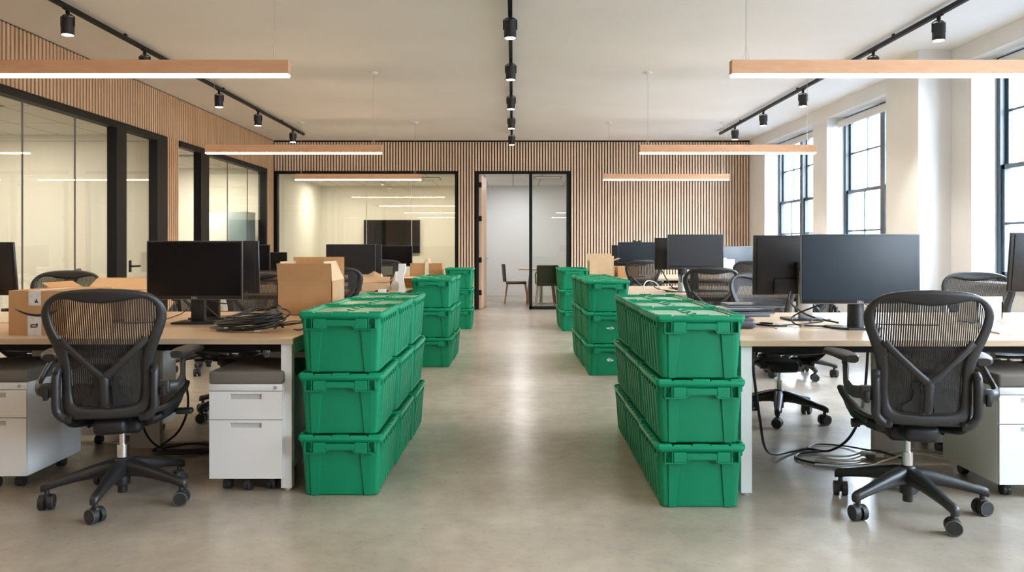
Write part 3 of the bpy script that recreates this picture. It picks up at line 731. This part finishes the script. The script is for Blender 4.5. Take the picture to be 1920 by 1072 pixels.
# ------------------------------------------------------------------ green crates
CH = .297
def make_crate(label, group):
    t = thing('storage_crate', label, 'crate', (0, 0, 0), 0, group)
    D = .534
    def sec(hx, hy, z, r=.02, n=4):
        o = []
        for cx, cy, a0 in ((hx-r, hy-r, 0), (-hx+r, hy-r, pi/2), (-hx+r, -hy+r, pi), (hx-r, -hy+r, 1.5*pi)):
            for k in range(n+1): a = a0+pi/2*k/n; o.append((cx+r*cos(a), cy+r*sin(a), z))
        return o
    b_ = MB().loft([sec(.170, .232, 0), sec(.176, .238, .006), sec(.189, .252, .262), sec(.200, .262, .262), sec(.202, .265, .268), sec(.202, .265, .276)])
    def hxz(z): return .176+(.013)*(z-.006)/.256
    def hyz(z): return .238+(.014)*(z-.006)/.256
    # side ribs (long sides) and front/back flares
    for s_ in (-1, 1):
        for k in range(6):
            yc = -.185+.074*k; w0, w1 = .015, .020; z0, z1 = .015, .238
            q = .0125
            bt = [(s_*(hxz(z0)-.003), yc-w0, z0), (s_*(hxz(z0)+q*.6), yc-w0*.7, z0+.01), (s_*(hxz(z0)+q*.6), yc+w0*.7, z0+.01), (s_*(hxz(z0)-.003), yc+w0, z0)]
            tp = [(s_*(hxz(z1)-.003), yc-w1, z1), (s_*(hxz(z1)+q), yc-w1*.75, z1), (s_*(hxz(z1)+q), yc+w1*.75, z1), (s_*(hxz(z1)-.003), yc+w1, z1)]
            b_.hexa(bt, tp)
        for sx in (-1, 1):
            z0, z1 = .004, .235
            xa0, xb0, xa1, xb1 = .108, .148, .088, .152
            yb_, yt_ = hyz(z0), hyz(z1)
            bt = [(sx*xa0, s_*(yb_-.004), z0), (sx*xb0, s_*(yb_-.004), z0), (sx*(xb0-.003), s_*(yb_+.006), z0), (sx*(xa0+.004), s_*(yb_+.006), z0)]
            tp = [(sx*xa1, s_*(yt_-.004), z1), (sx*xb1, s_*(yt_-.004), z1), (sx*(xb1-.003), s_*(yt_+.009), z1), (sx*(xa1+.004), s_*(yt_+.009), z1)]
            b_.hexa(bt, tp)
        # side lip tabs
        for k in range(7):
            yc = -.222+.074*k
            b_.box(s_*.192-.006, s_*.192+.006, yc-.008, yc+.008, .235, .264)
    b_.make('body', M['green'], t)
    for s_ in (-1, 1):
        y_ = s_*.252; h_ = MB()
        ya, yb_ = sorted((y_-s_*.008, y_+s_*.026)); yc_, yd_ = sorted((y_+s_*.014, y_+s_*.027))
        prof = [(-.168, .262), (-.168, .214), (-.084, .214), (-.066, .232), (.066, .232), (.084, .214), (.168, .214), (.168, .262)]
        # front plate
        for (x0, x1, z0, z1) in ((-.130, -.070, .216, .262), (.070, .130, .216, .262), (-.070, .070, .232, .256)):
            h_.rbox(x0, x1, yc_, yd_, z0, z1, .002, 1)
        for sx in (-1, 1):
            for xx in (.134, .166): h_.box(min(sx*xx, sx*(xx+.004)), max(sx*xx, sx*(xx+.004)), ya, yb_, .212, .264)
            h_.box(min(sx*.070, sx*.170), max(sx*.070, sx*.170), ya, yb_, .210, .216)
            h_.hexa([(sx*.058, y_, .226), (sx*.072, y_, .212), (sx*.072, y_+s_*.027, .212), (sx*.058, y_+s_*.027, .228)], [(sx*.058, y_, .234), (sx*.072, y_, .22), (sx*.072, y_+s_*.027, .22), (sx*.058, y_+s_*.027, .236)])
        h_.box(-.07, .07, ya, yb_, .228, .233)
        h_.make('handle', M['green'], t)
    l_ = MB().loft([sec(.203, .265, .272, .022), sec(.206, .267, .274, .022), sec(.206, .267, .286, .022), sec(.203, .264, .289, .022), sec(.186, .246, .289, .02), sec(.183, .243, .281, .02)])
    # raised stacking rim pieces with gaps, and knuckles along the long edges
    for s_ in (-1, 1):
        for (x0, x1, hh) in ((-.195, -.135, .297), (-.125, -.045, .2935), (-.04, .04, .297), (.045, .125, .2935), (.135, .195, .297)):
            ya, yb_ = sorted((s_*.248, s_*.264)); l_.rbox(x0, x1, ya, yb_, .286, hh, .0015, 1)
        for k in range(15):
            yc = -.236+.0337*k
            x0, x1 = sorted((s_*.190, s_*.206)); l_.rbox(x0, x1, yc-.010, yc+.010, .285, .2955 if k % 2 else .293, .002, 1)
        ya, yb_ = sorted((s_*.232, s_*.242)); l_.box(-.18, .18, ya, yb_, .281, .2865)
        x0, x1 = sorted((s_*.172, s_*.178)); l_.box(x0, x1, -.235, .235, .281, .286)
    # interlocking fingers down the centre of the two-part lid
    for k in range(8):
        yc = -.21+.06*k; sx = 1 if k % 2 else -1
        l_.rbox(min(0, sx*.026), max(0, sx*.026), yc-.026, yc+.026, .281, .287, .0015, 1)
    l_.box(-.0015, .0015, -.242, .242, .281, .2845)
    l_.make('lid', M['green2'], t)
    return t
crate0 = None
ords = ('first', 'second', 'third'); lev = ('bottom', 'middle', 'topmost')
CR = {}
for side, row, y0, xc, n, pitch, x_drift in (('left', 'nearest', 3.84+.267, -.828, 3, .548, .012), ('left', 'middle', 7.97+.267, -.812, 2, .548, .015), ('left', 'far', 11.7+.267, -.79, 1, .55, 0),
                                    ('right', 'nearest', 3.66+.267, .862, 3, .545, .004), ('right', 'middle', 7.45+.267, .886, 3, .56, -.01), ('right', 'far', 11.4+.267, .872, 2, .55, -.008)):
    for k in range(n):
        for j in range(3):
            ST = ('stack %s from the viewer' % ords[k]) if n > 1 else 'only stack'
            lb = '%s green lidded crate, %s of the %s group, %s of the aisle' % (lev[j].capitalize(), {3: '%s stack' % ords[k], 2: '%s stack' % ords[k], 1: 'single stack'}[n], row, side)
            g = 'green crates stacked along the aisle'
            if crate0 is None: crate0 = make_crate(lb, g); o = crate0
            else: o = dup(crate0, (0, 0, 0), 0, lb, g)
            rr = random.uniform(-.008, .008)
            o.location = (xc+x_drift*k+random.uniform(-.002, .002), y0+k*pitch, j*CH); o.rotation_euler = (0, 0, rr)
            CR[(side, row, k, j)] = o
for j, pts in ((1, [(-.035, .0), (-.02, .008), (.0, .006), (.01, .014), (.022, .010), (.04, .002), (.03, -.006), (0, -.008), (-.02, -.006)]), (0, [(-.03, .002), (-.018, .016), (-.008, .01), (0, .02), (.012, .008), (.034, .002), (.028, -.008), (0, -.012), (-.02, -.01)])):
    c = CR[('right', 'middle', 0, j)]
    q = MB().loft([[(.02+a, -.2475, .145+z) for a, z in pts], [(.02+a, -.2455, .145+z) for a, z in pts]])
    o = q.make('torn_sticker', M['paper'], c, rot=(0, 0, 0)); o['label'] = 'torn white sticker'
    MB().loft([[(.022+a*.5, -.2480, .145+z*.5) for a, z in pts], [(.022+a*.5, -.2474, .145+z*.5) for a, z in pts]]).make('print', M['blueink'], o)

# ------------------------------------------------------------------ boxes
def openbox(name, x, y, z, rz, w, d, h, label, flaps=(), m='card', th=.005, cat='cardboard box'):
    """flaps: (side, length, angle from vertical outward, width shrink)"""
    t = thing(name, label, cat, (x, y, z), rz)
    b_ = MB().box(-w/2, w/2, -d/2, d/2, 0, th).box(-w/2, w/2, -d/2, -d/2+th, 0, h).box(-w/2, w/2, d/2-th, d/2, 0, h).box(-w/2, -w/2+th, -d/2, d/2, 0, h).box(w/2-th, w/2, -d/2, d/2, 0, h)
    b_.make('box_body', M[m], t)
    for (sd, ln, an, m2) in flaps:
        q = MB()
        hw = (w if sd in 'fb' else d)/2-.002
        q.box(-hw, hw, -th/2, th/2, 0, ln)
        rzz = {'f': 0, 'b': pi, 'r': pi/2, 'l': -pi/2}[sd]
        px, py = {'f': (0, -d/2+th/2), 'b': (0, d/2-th/2), 'r': (w/2-th/2, 0), 'l': (-w/2+th/2, 0)}[sd]
        o = q.make('flap', M[m2], t, loc=(px, py, h)); o.rotation_mode = 'XYZ'; o.rotation_euler = (Matrix.Rotation(rzz, 4, 'Z') @ Matrix.Rotation(R(an), 4, 'X')).to_euler()
    return t
# smile box, near left desk
t = thing('cardboard_box', 'taped brown shipping box with curved arrow mark behind left chair', 'cardboard box', (-2.41, 4.28, H), R(-3))
MB().rbox(-.152, .152, -.21, .21, 0, .226, .002, 1).make('box_body', M['card'], t)
MB().box(-.1535, .1535, .0, .002, .2, .226).make('seam', M['card2'], t)
tp = MB().box(-.045, .020, -.2115, -.2105, .150, .2265).box(-.045, .020, -.2115, .1, .2262, .2272).box(-.050, .022, -.2115, -.2105, 0, .100)
tp.make('tape', M['tape'], t)
arc = [(-.118, .134), (-.085, .118), (-.045, .105), (0, .100), (.045, .104), (.085, .116), (.11, .13)]
q = MB().loft([[(a, -.2118, z+e), (a, -.2108, z+e), (a, -.2108, z-e), (a, -.2118, z-e)] for (a, z), e in zip(arc, (.001, .004, .006, .007, .007, .006, .003))])
q.box(-.012, .006, -.2122, -.2112, .165, .172).box(-.006, .0, -.2122, -.2112, .172, .182).box(-.03, -.002, -.2122, -.2112, .038, .044).box(-.034, -.028, -.2122, -.2112, .038, .054).box(-.03, 0, -.2122, -.2112, .050, .055).box(-.004, .004, -.2122, -.2112, .044, .060)
q.make('printed_mark', M['ink'], t)
o = openbox('cardboard_box', -2.50, 4.90, H, R(-4), .42, .30, .178, 'opened brown box with flat flaps behind the taped shipping box', (('f', .14, 86, 'card2'), ('b', .14, 60, 'card2'), ('r', .11, 96, 'card2'), ('l', .11, 60, 'card')), 'card')
# big open box near left desk
o = openbox('cardboard_box', -1.365, 5.43, H, 0, .36, .38, .224, 'large open cardboard box with raised flaps beside the left green crates', (('f', .118, 10, 'card'), ('b', .155, 2, 'card'), ('r', .14, -24, 'card2'), ('l', .13, -8, 'card2')))
q = MB().box(.1802, .1808, .03, .06, .14, .19).box(.1802, .1808, .08, .12, .15, .156).box(.1802, .1808, .02, .07, .09, .097).box(.1802, .1808, .03, .06, .105, .13); q.make('printed_mark', M['blueink'], o)
q = MB()
for k in range(7): q.box(-.15+.045*k, -.13+.045*k, -.176, -.170, .335, .338+.003*(k % 3))
# row 2 left clutter
o = openbox('cardboard_box', -1.42, 8.15, H, R(2), .30, .22, .085, 'shallow brown box with dark label on the middle left desk', (('b', .1, 60, 'card2'), ('r', .08, 50, 'card')), 'card2')
MB().box(-.148, -.105, -.1112, -.1102, .01, .06, 0).box(-.14, -.115, -.1122, -.1112, .046, .051, 1).box(-.14, -.115, -.1122, -.1112, .018, .023, 1).hexa([(-.14, -.1122, .022), (-.133, -.1122, .022), (-.133, -.1112, .022), (-.14, -.1112, .022)], [(-.122, -.1122, .047), (-.115, -.1122, .047), (-.115, -.1112, .047), (-.122, -.1112, .047)], 1).make('printed_label', [M['ink'], M['paper']], o)
q = openbox('cardboard_box', -1.47, 12.3, H, R(5), .22, .2, .2, 'small brown box on farthest left desk, nearest the monitor', (('r', .08, 30, 'card2'),), 'card')
q = openbox('cardboard_box', -1.17, 12.25, H, R(-6), .2, .2, .2, 'small brown box at the aisle end of the farthest left desk', (('l', .08, 20, 'card2'),), 'card')
q = openbox('cardboard_box', -1.17, 8.95, H, R(10), .26, .2, .12, 'small tan box behind the white foam packaging, middle left desk', (('f', .08, 100, 'card2'),), 'card')
def crumple(name, x, y, z, sx, sy, sz, label, cat='paper', m='paper', seed=1, n=12):
    rnd = random.Random(seed); rows = []
    for i in range(n+1):
        r_ = []
        for j in range(n+1):
            a, c = i/n-.5, j/n-.5; e = max(0, 1-(abs(a*2)**3)) * max(0, 1-(abs(c*2)**3))
            r_.append(((a*sx+rnd.uniform(-.02, .02)*sx), (c*sy+rnd.uniform(-.02, .02)*sy), .002+sz*e*rnd.uniform(.35, 1)))
        rows.append(r_)
    m_ = MB().grid(rows).grid([[(p[0], p[1], max(0, p[2]-.003)) for p in r_] for r_ in rows])
    o = m_.make(name, M[m], loc=(x, y, z), smooth=20); tag(o, label, cat); return o
crumple('crumpled_paper', -1.50, 8.45, H+.0, .34, .2, .22, 'crumpled brown packing paper heaped beside boxes on the middle left desk', m='card2', seed=3, n=5)
crumple('crumpled_paper', -1.22, 8.42, H+.0, .17, .14, .26, 'tall crumpled white wrapping behind the foam strip, middle left desk', seed=5, n=5)
t = MB().loft([[(-.035+.01*sin(i*1.1), -.03, .28*i/8), (.03+.012*cos(i*.9), -.03, .28*i/8), (.03+.012*cos(i*.9), .02+.01*sin(i), .28*i/8), (-.035, .02, .28*i/8)] for i in range(9)])
tag(t.make('foam_packaging', M['paper'], loc=(-1.12, 8.05, H), smooth=20), 'upright white foam packaging strip on the middle left desk', 'packaging')
t = MB()
for k in range(6): t.rbox(-.05+.02*k, -.03+.022*k, -.02*(k % 2), .03, 0, .012+.006*(k % 3), .003, 1)
tag(t.make('cable_adapter', M['cable'], loc=(-1.33, 7.98, H)), 'black power adapter before the shallow box, middle left desk', 'adapter')
t = MB().rbox(-.04, .04, -.03, .03, 0, .03, .004); tag(t.make('white_carton', M['paper'], loc=(-1.30, 7.955, H)), 'tiny white carton on the middle left desk edge', 'carton')
# right far cardboard
q = openbox('cardboard_box', 1.28, 11.72, H, R(0), .36, .3, .25, 'tall open cardboard box before the slat wall, farthest right desk', (('f', .07, 4, 'card2'), ('b', .1, 2, 'card2'), ('r', .1, 70, 'card2')), 'card2')
q = openbox('cardboard_box', 1.66, 11.75, H, R(4), .3, .25, .16, 'low brown box beneath the webcam monitor, farthest right desk', (), 'card')
# near right desk
t = thing('padded_case', 'padded charcoal case on the near right desk beside green crates', 'case', (1.22, 4.50, H))
MB().rbox(-.10, .11, -.13, .16, 0, .058, .022, 3).make('case_body', M['lap'], t); MB().tube([(-.08, -.131, .03), (.09, -.131, .03)], .002, 5).make('zip', M['gcable'], t)
lp = [(0.0, .02, .058, 4, 'lap', 'lowest dark laptop lying on the charcoal case'), (.05, .05, .075, -8, 'lapl', 'silver-grey laptop in the middle of the pile'), (.02, .03, .092, 12, 'lap', 'dark laptop resting on the silver-grey one'), (.10, .06, .109, -3, 'lapl', 'top grey laptop of the pile on the near right desk')]
for dx, dy, z, a, mm, lb in lp:
    t = thing('laptop', lb, 'laptop', (1.27+dx, 4.53+dy, H+z), R(a), 'pile of closed laptops')
    MB().rbox(-.155, .155, -.11, .11, 0, .009, .004).make('base', M[mm], t); MB().rbox(-.155, .155, -.11, .11, .0095, .016, .003).make('lid', M['lap' if mm == 'lapl' else 'lapl'], t)
t = MB().box(-.05, .05, -.03, .03, 0, .003); tag(t.make('sticky_note_pad', M['tape'], loc=(1.49, 4.42, H), rot=(0, 0, .2)), 'translucent white slip beside the charcoal case', 'note')
t = thing('white_box', 'plain white open box at the right edge of the near right desk', 'box', (2.77, 4.65, H))
MB().box(-.07, .075, 0, .006, 0, .16).box(-.07, -.064, 0, .2, 0, .13).box(.069, .075, 0, .2, 0, .13).box(-.07, .075, 0, .2, 0, .005).make('box_body', M['paper'], t)
crumple('crumpled_paper', 2.70, 4.42, H, .30, .2, .055, 'rumpled white papers before the white box, near right desk', seed=9, n=8)
t = MB().loft([[(-.12, -.09, z), (.13, -.10, z), (.16, .0, z), (.10, .07, z), (-.10, .08, z)] for z in (0, .008)]); tag(t.make('envelope', M['tape'], loc=(2.62, 4.2, H)), 'flat padded white envelope near the desk edge, behind the right chair', 'envelope')
# pen cup etc middle right desk
t = thing('pen_cup', 'metal mesh cup of pens on the middle right desk', 'cup', (1.675, 7.95, H))
MB().lathe([(0, 0), (.036, 0), (.038, .1), (.035, .1), (.033, .006), (0, .006)], 20).make('cup', M['silver'], t)
for k in range(6):
    a = k*1.05; MB().cyl((.015*cos(a), .015*sin(a), .01), (.032*cos(a), .032*sin(a), .15+.012*(k % 3)), .0035, n=6).make('pen', M['wcable' if k % 2 else 'gcable'], t)
t = thing('keyboard', 'flat black keyboard lying on the middle right desk', 'keyboard', (1.93, 8.0, H), R(3))
MB().rbox(-.21, .21, -.06, .06, 0, .016, .004).make('case', M['dplastic'], t); k_ = MB()
for i in range(14):
    for j in range(5): k_.box(-.2+.0285*i, -.176+.0285*i, -.052+.021*j, -.035+.021*j, .016, .020)
k_.make('keys', M['lap'], t)
t = thing('paper_stack', 'upright white folder and papers on the farthest right desk', 'papers', (3.12, 11.75, H))
MB().box(-.10, .03, 0, .02, 0, .29, T=T(rz=.1, rx=-.1)).make('folder', M['paper'], t); MB().box(-.02, .14, .02, .05, 0, .27).make('papers', M['tape'], t)

# ------------------------------------------------------------------ cables
def cable(pts, r, m, name, label, cat='cable', k=7, n=8, group=None, parent=None):
    o = MB().tube(cr(pts, k), r, n).make(name, M[m], parent, smooth=80)
    if not parent: tag(o, label, cat, group)
    return o
def coil(cx, cy, z, rx, ry, loops, r, seed, dz=.006, jit=.02, rot=0, lean=0):
    rnd = random.Random(seed); pts = []
    for i in range(loops*10):
        a = 2*pi*i/10; L_ = i/10
        jx, jy = rnd.uniform(-jit, jit), rnd.uniform(-jit, jit)
        ox = .02*sin(L_*1.7); u, v = (rx+jx)*cos(a)+ox, (ry+jy)*sin(a)
        pts.append((cx+u*cos(rot)-v*sin(rot), cy+u*sin(rot)+v*cos(rot), z+r+dz*L_*abs(sin(L_*.9+1))+rnd.uniform(0, .006)+lean*(1+sin(a+L_*.35))*(.4+.6*abs(sin(L_*1.3)))))
    return pts
t = thing('coiled_cable', 'thick coil of black cables on the near left desk', 'cable', (-1.42, 4.33, H))
c1 = coil(0, 0, 0, .155, .135, 7, .0055, 2, .007, .022, 0, .022); MB().tube(cr(c1, 4), .0055, 7).make('cable_loop', M['cable'], t, smooth=80)
c2 = coil(.02, .02, .03, .135, .12, 5, .0055, 5, .008, .028, .3, .03); MB().tube(cr(c2, 4), .005, 7).make('cable_loop', M['cable'], t, smooth=80)
c3 = coil(-.02, -.02, .0, .17, .10, 4, .005, 9, .010, .03, -.2, .018); MB().tube(cr(c3, 4), .0045, 7).make('cable_loop', M['gcable'], t, smooth=80)
for s_, e in ((1, 0), (2, .015), (3, -.02), (4, .03)):
    MB().tube(cr([(.13, -.02+e, .02), (.20, .01+e*2, .02+.005*s_), (.27+.01*s_, .06+e, .035), (.31, .02-e, .03+.004*s_), (.29, -.04+e, .008), (.24, -.03, .006)], 6), .003, 6).make('loose_end', M['cable' if s_ % 2 else 'gcable'], t, smooth=80)
MB().cyl((.07, -.155, .008), (.10, -.148, .008), .006, n=8).cyl((-.10, -.12, .02), (-.08, -.13, .02), .006, n=8).make('connector', M['wcable'], t)
t.location.z = H
cable([(-1.86, 4.76, H+.13), (-1.78, 4.72, H+.07), (-1.70, 4.66, H+.03), (-1.62, 4.55, H+.01), (-1.55, 4.45, H+.012), (-1.5, 4.40, H+.03)], .004, 'cable', 'monitor_cable', 'black cable running from the left monitor into the coil')
cable([(-1.90, 4.78, H+.15), (-1.98, 4.82, H+.06), (-2.05, 4.86, H+.03), (-2.12, 4.74, H+.006), (-2.25, 4.66, H+.006), (-2.31, 4.72, H+.02), (-2.38, 4.70, H+.006)], .003, 'cable', 'desk_cable', 'thin black cord trailing left from the left monitor base')
cable([(-1.95, 4.9, H+.16), (-1.80, 4.95, H+.10), (-1.72, 4.93, H+.12), (-1.65, 4.97, H+.17)], .004, 'cable', 'monitor_cable', 'black cables looping between the two near left monitors')
# floor coil left
c = coil(-1.93, 4.72, 0, .16, .12, 4, .007, 4, .002, .012)
cable([(-1.90, 4.6, .70), (-1.885, 4.58, .50), (-1.86, 4.58, .30), (-1.93, 4.62, .14), (-2.04, 4.63, .05), (-2.09, 4.68, .012)]+c, .007, 'cable', 'floor_cable', 'black cable hanging from left desk into a coil on the floor', k=4)
cable([(-2.03, 4.42, .36), (-2.06, 4.45, .22), (-2.04, 4.52, .10), (-1.98, 4.60, .03), (-1.90, 4.62, .01), (-1.82, 4.66, .01)], .006, 'cable', 'floor_cable', 'black cable arching from left chair to the floor coil')
cable([(-2.9, 4.98, .006), (-2.45, 4.88, .006), (-2.1, 4.92, .006), (-1.75, 4.94, .006), (-1.2, 4.98, .006)], .0045, 'wcable', 'floor_cable', 'thin white cable lying straight under the left desk')
# right floor
cable([(1.20, 4.02, .70), (1.22, 4.05, .55), (1.27, 4.12, .32), (1.36, 4.32, .12), (1.48, 4.52, .03), (1.62, 4.66, .01), (1.74, 4.72, .01), (1.82, 4.6, .03), (1.90, 4.5, .14), (1.95, 4.45, .35), (1.965, 4.42, .72)], .0075, 'cable', 'hanging_cable', 'black cable sagging in a wide loop beneath the right desk')
cable([(1.80, 4.66, .012), (1.66, 4.62, .009), (1.60, 4.52, .009), (1.66, 4.42, .009), (1.80, 4.36, .009), (1.96, 4.38, .009), (2.02, 4.46, .009)], .0075, 'cable', 'floor_cable', 'thick black cable end curled on the floor by the right chair')
cable([(1.74, 4.72, .015), (1.84, 4.84, .008), (1.98, 4.80, .008), (2.06, 4.66, .02), (2.12, 4.62, .02), (2.2, 4.50, .008)], .005, 'cable', 'floor_cable', 'thin black cable reaching the white plug on the floor')
for k, (lb, m_, dx) in enumerate((('beige cable crossing the floor behind the right chair base', 'bcable', 0), ('pale cable nearer the right chair base', 'bcable', .09), ('white cable along the floor toward the right pedestal', 'wcable', -.13))):
    cable([(1.70+dx*.4, 4.50+dx, .006+.004*k), (1.9, 4.46+dx, .007+.004*k), (2.1, 4.60+dx, .007+.004*k), (2.3, 4.66+dx*.6, .008+.004*k), (2.5, 4.54+dx, .007+.004*k), (2.72, 4.52+dx*.5, .006+.004*k)], .005, m_, 'floor_cable', lb)
t = thing('power_plug', 'white plug cluster among cables on the floor, right desk', 'plug', (2.03, 4.55, .0), R(-30))
MB().rbox(-.05, .03, -.02, .02, .008, .035, .006).rbox(.03, .075, -.015, .012, .012, .03, .005).make('plug_body', M['wcable'], t); MB().cyl((.075, 0, .02), (.095, 0, .018), .004, n=6).cyl((.072, .01, .026), (.09, .014, .026), .003, n=6).make('prong', M['chrome'], t)
MB().rbox(-.02, .03, -.045, -.02, 0, .03, .005).make('adapter', M['gcable'], t)
# right desk cables
cable([(1.84, 4.42, H+.16), (1.75, 4.55, H+.12), (1.62, 4.62, H+.05), (1.60, 4.52, H+.012), (1.72, 4.46, H+.008), (1.84, 4.48, H+.008)], .005, 'cable', 'monitor_cable', 'black cable curving left from the large right monitor')
cable([(1.70, 4.90, H+.18), (1.66, 4.80, H+.12), (1.72, 4.66, H+.05), (1.84, 4.52, H+.02)], .0055, 'cable', 'monitor_cable', 'black cable dropping diagonally from the rear right monitor')
cable([(1.60, 4.46, H+.006), (1.66, 4.50, H+.02), (1.72, 4.54, H+.045), (1.78, 4.60, H+.02), (1.70, 4.64, H+.006), (1.62, 4.58, H+.006), (1.5, 4.5, H+.006)], .004, 'gcable', 'desk_cable', 'grey cable knot in front of the silver monitor stand')
cable([(1.50, 4.62, H+.006), (1.44, 4.66, H+.006), (1.40, 4.58, H+.006), (1.46, 4.50, H+.006), (1.54, 4.50, H+.006)], .005, 'cable', 'desk_cable', 'short black cable curl left of the silver monitor stand')
cable([(1.92, 4.44, H+.17), (2.0, 4.5, H+.12), (2.1, 4.56, H+.14), (2.16, 4.6, H+.2)], .004, 'cable', 'monitor_cable', 'black cable curving right below the large right monitor')
cable([(1.98, 4.62, H+.008), (2.1, 4.56, H+.008), (2.25, 4.52, H+.008), (2.4, 4.5, H+.008)], .0035, 'cable', 'desk_cable', 'thin black cable on the right desk behind the chair')
# middle right
cable([(1.30, 7.92, H+.006), (1.31, 8.0, H+.07), (1.36, 8.05, H+.11), (1.43, 8.02, H+.09), (1.47, 7.98, H+.03), (1.50, 7.9, H+.006)], .006, 'wcable', 'desk_cable', 'white cable arching on the middle right desk')
cable([(1.52, 8.2, H+.22), (1.56, 8.12, H+.12), (1.62, 8.05, H+.03), (1.70, 7.98, H+.008), (1.60, 7.93, H+.006), (1.50, 7.98, H+.006)], .006, 'cable', 'desk_cable', 'black cable falling beside the pen cup')
cable([(1.42, 8.3, H+.1), (1.46, 8.15, H+.03), (1.56, 8.0, H+.01), (1.66, 7.9, H+.006), (1.78, 7.88, H+.006)], .006, 'gcable', 'desk_cable', 'dark cable lying flat before the pen cup')

# ------------------------------------------------------------------ small room table and chairs
t = thing('round_table', 'small round oak table seen through the open doorway', 'table', (.60, 17.15, 0))
MB().lathe([(0, .715), (.49, .715), (.50, .725), (.50, .735), (.49, .74), (0, .74)], 40).make('tabletop', M['desk'], t)
MB().cyl((0, 0, .02), (0, 0, .715), .035, n=16).lathe([(0, 0), (.24, 0), (.24, .012), (.04, .022), (0, .022)], 30).make('pedestal', M['silver'], t)
for k in range(4):
    a = pi/4+pi/2*k; MB().tube([(.42*cos(a), .42*sin(a), 0), (.30*cos(a), .30*sin(a), .715)], [.022, .03], 10).make('leg', M['legwood'], t)
def side_chair(x, y, rz, label, arms):
    t = thing('side_chair', label, 'chair', (x, y, 0), rz)
    MB().rbox(-.22, .22, -.22, .22, .41, .46, .02, 3).make('seat', M['leather'], t)
    rows = [[(u, -.21-.08*(z-.46)-.06*(1-(u/.22)**2), z) for u in [-.21+.42*k/10 for k in range(11)]] for z in [.46+.36*k/8 for k in range(9)]]
    r2 = [[(p[0], p[1]-.02, p[2]) for p in r_] for r_ in rows]
    m_ = MB().grid(rows).grid(r2)
    edge = [r_[0] for r_ in rows]+rows[-1][1:]+[r_[-1] for r_ in rows[::-1]][1:]
    m_.tube([(p[0], p[1]-.01, p[2]) for p in edge], .013, 8).make('backrest', M['leather'], t, smooth=60)
    for sx in (-1, 1):
        for sy in (-1, 1): MB().tube([(sx*.235, sy*.25, 0), (sx*.19, sy*.19, .42)], [.014, .02], 10).make('leg', M['legwood'] if not arms else M['silver'], t)
        if arms: MB().tube(cr([(sx*.23, .12, .44), (sx*.24, .12, .62), (sx*.235, 0, .66), (sx*.215, -.24, .70)], 5), .012, 8).make('armrest', M['leather'], t)
side_chair(.07, 17.2, -pi/2, 'black side chair with wooden legs seen through the open doorway', False)
side_chair(.70, 16.45, 0, 'dark armchair seen from behind through the narrow side glass', True)

# ------------------------------------------------------------------ light: daylight outside, exposure
w = bpy.data.worlds.new('sky'); SC.world = w; w.use_nodes = True
nt = w.node_tree; bg = nt.nodes['Background']
tc = nt.nodes.new('ShaderNodeTexCoord'); sp = nt.nodes.new('ShaderNodeSeparateXYZ'); rp = nt.nodes.new('ShaderNodeValToRGB')
rp.color_ramp.elements[0].position = .0; rp.color_ramp.elements[0].color = (.80, .90, 1, 1); rp.color_ramp.elements[1].position = .8; rp.color_ramp.elements[1].color = (.66, .82, 1, 1)
lk(nt, tc.outputs['Generated'], sp.inputs[0]); lk(nt, sp.outputs['Z'], rp.inputs['Fac']); lk(nt, rp.outputs['Color'], bg.inputs['Color'])
bg.inputs['Strength'].default_value = 19
for k, (y0, y1) in enumerate(wins):
    l = bpy.data.lights.new('window_portal', 'AREA'); l.shape = 'RECTANGLE'; l.size = y1-y0; l.size_y = ZH-ZS; l.cycles.is_portal = True
    o = bpy.data.objects.new('window_portal', l); COL.objects.link(o); o.location = (4.93, (y0+y1)/2, (ZH+ZS)/2); o.rotation_euler = (pi/2, 0, pi/2)
SC.view_settings.view_transform = 'Standard'; SC.view_settings.look = 'None'; SC.view_settings.gamma = 1; SC.view_settings.use_curve_mapping = False
SC.view_settings.exposure = .94
SC.cycles.max_bounces = 10; SC.cycles.diffuse_bounces = 5; SC.cycles.glossy_bounces = 4; SC.cycles.transparent_max_bounces = 24
SC.cycles.use_denoising = True; SC.cycles.sample_clamp_indirect = 2.5; SC.cycles.blur_glossy = .6; SC.cycles.use_adaptive_sampling = False; SC.cycles.caustics_reflective = False; SC.cycles.caustics_refractive = False
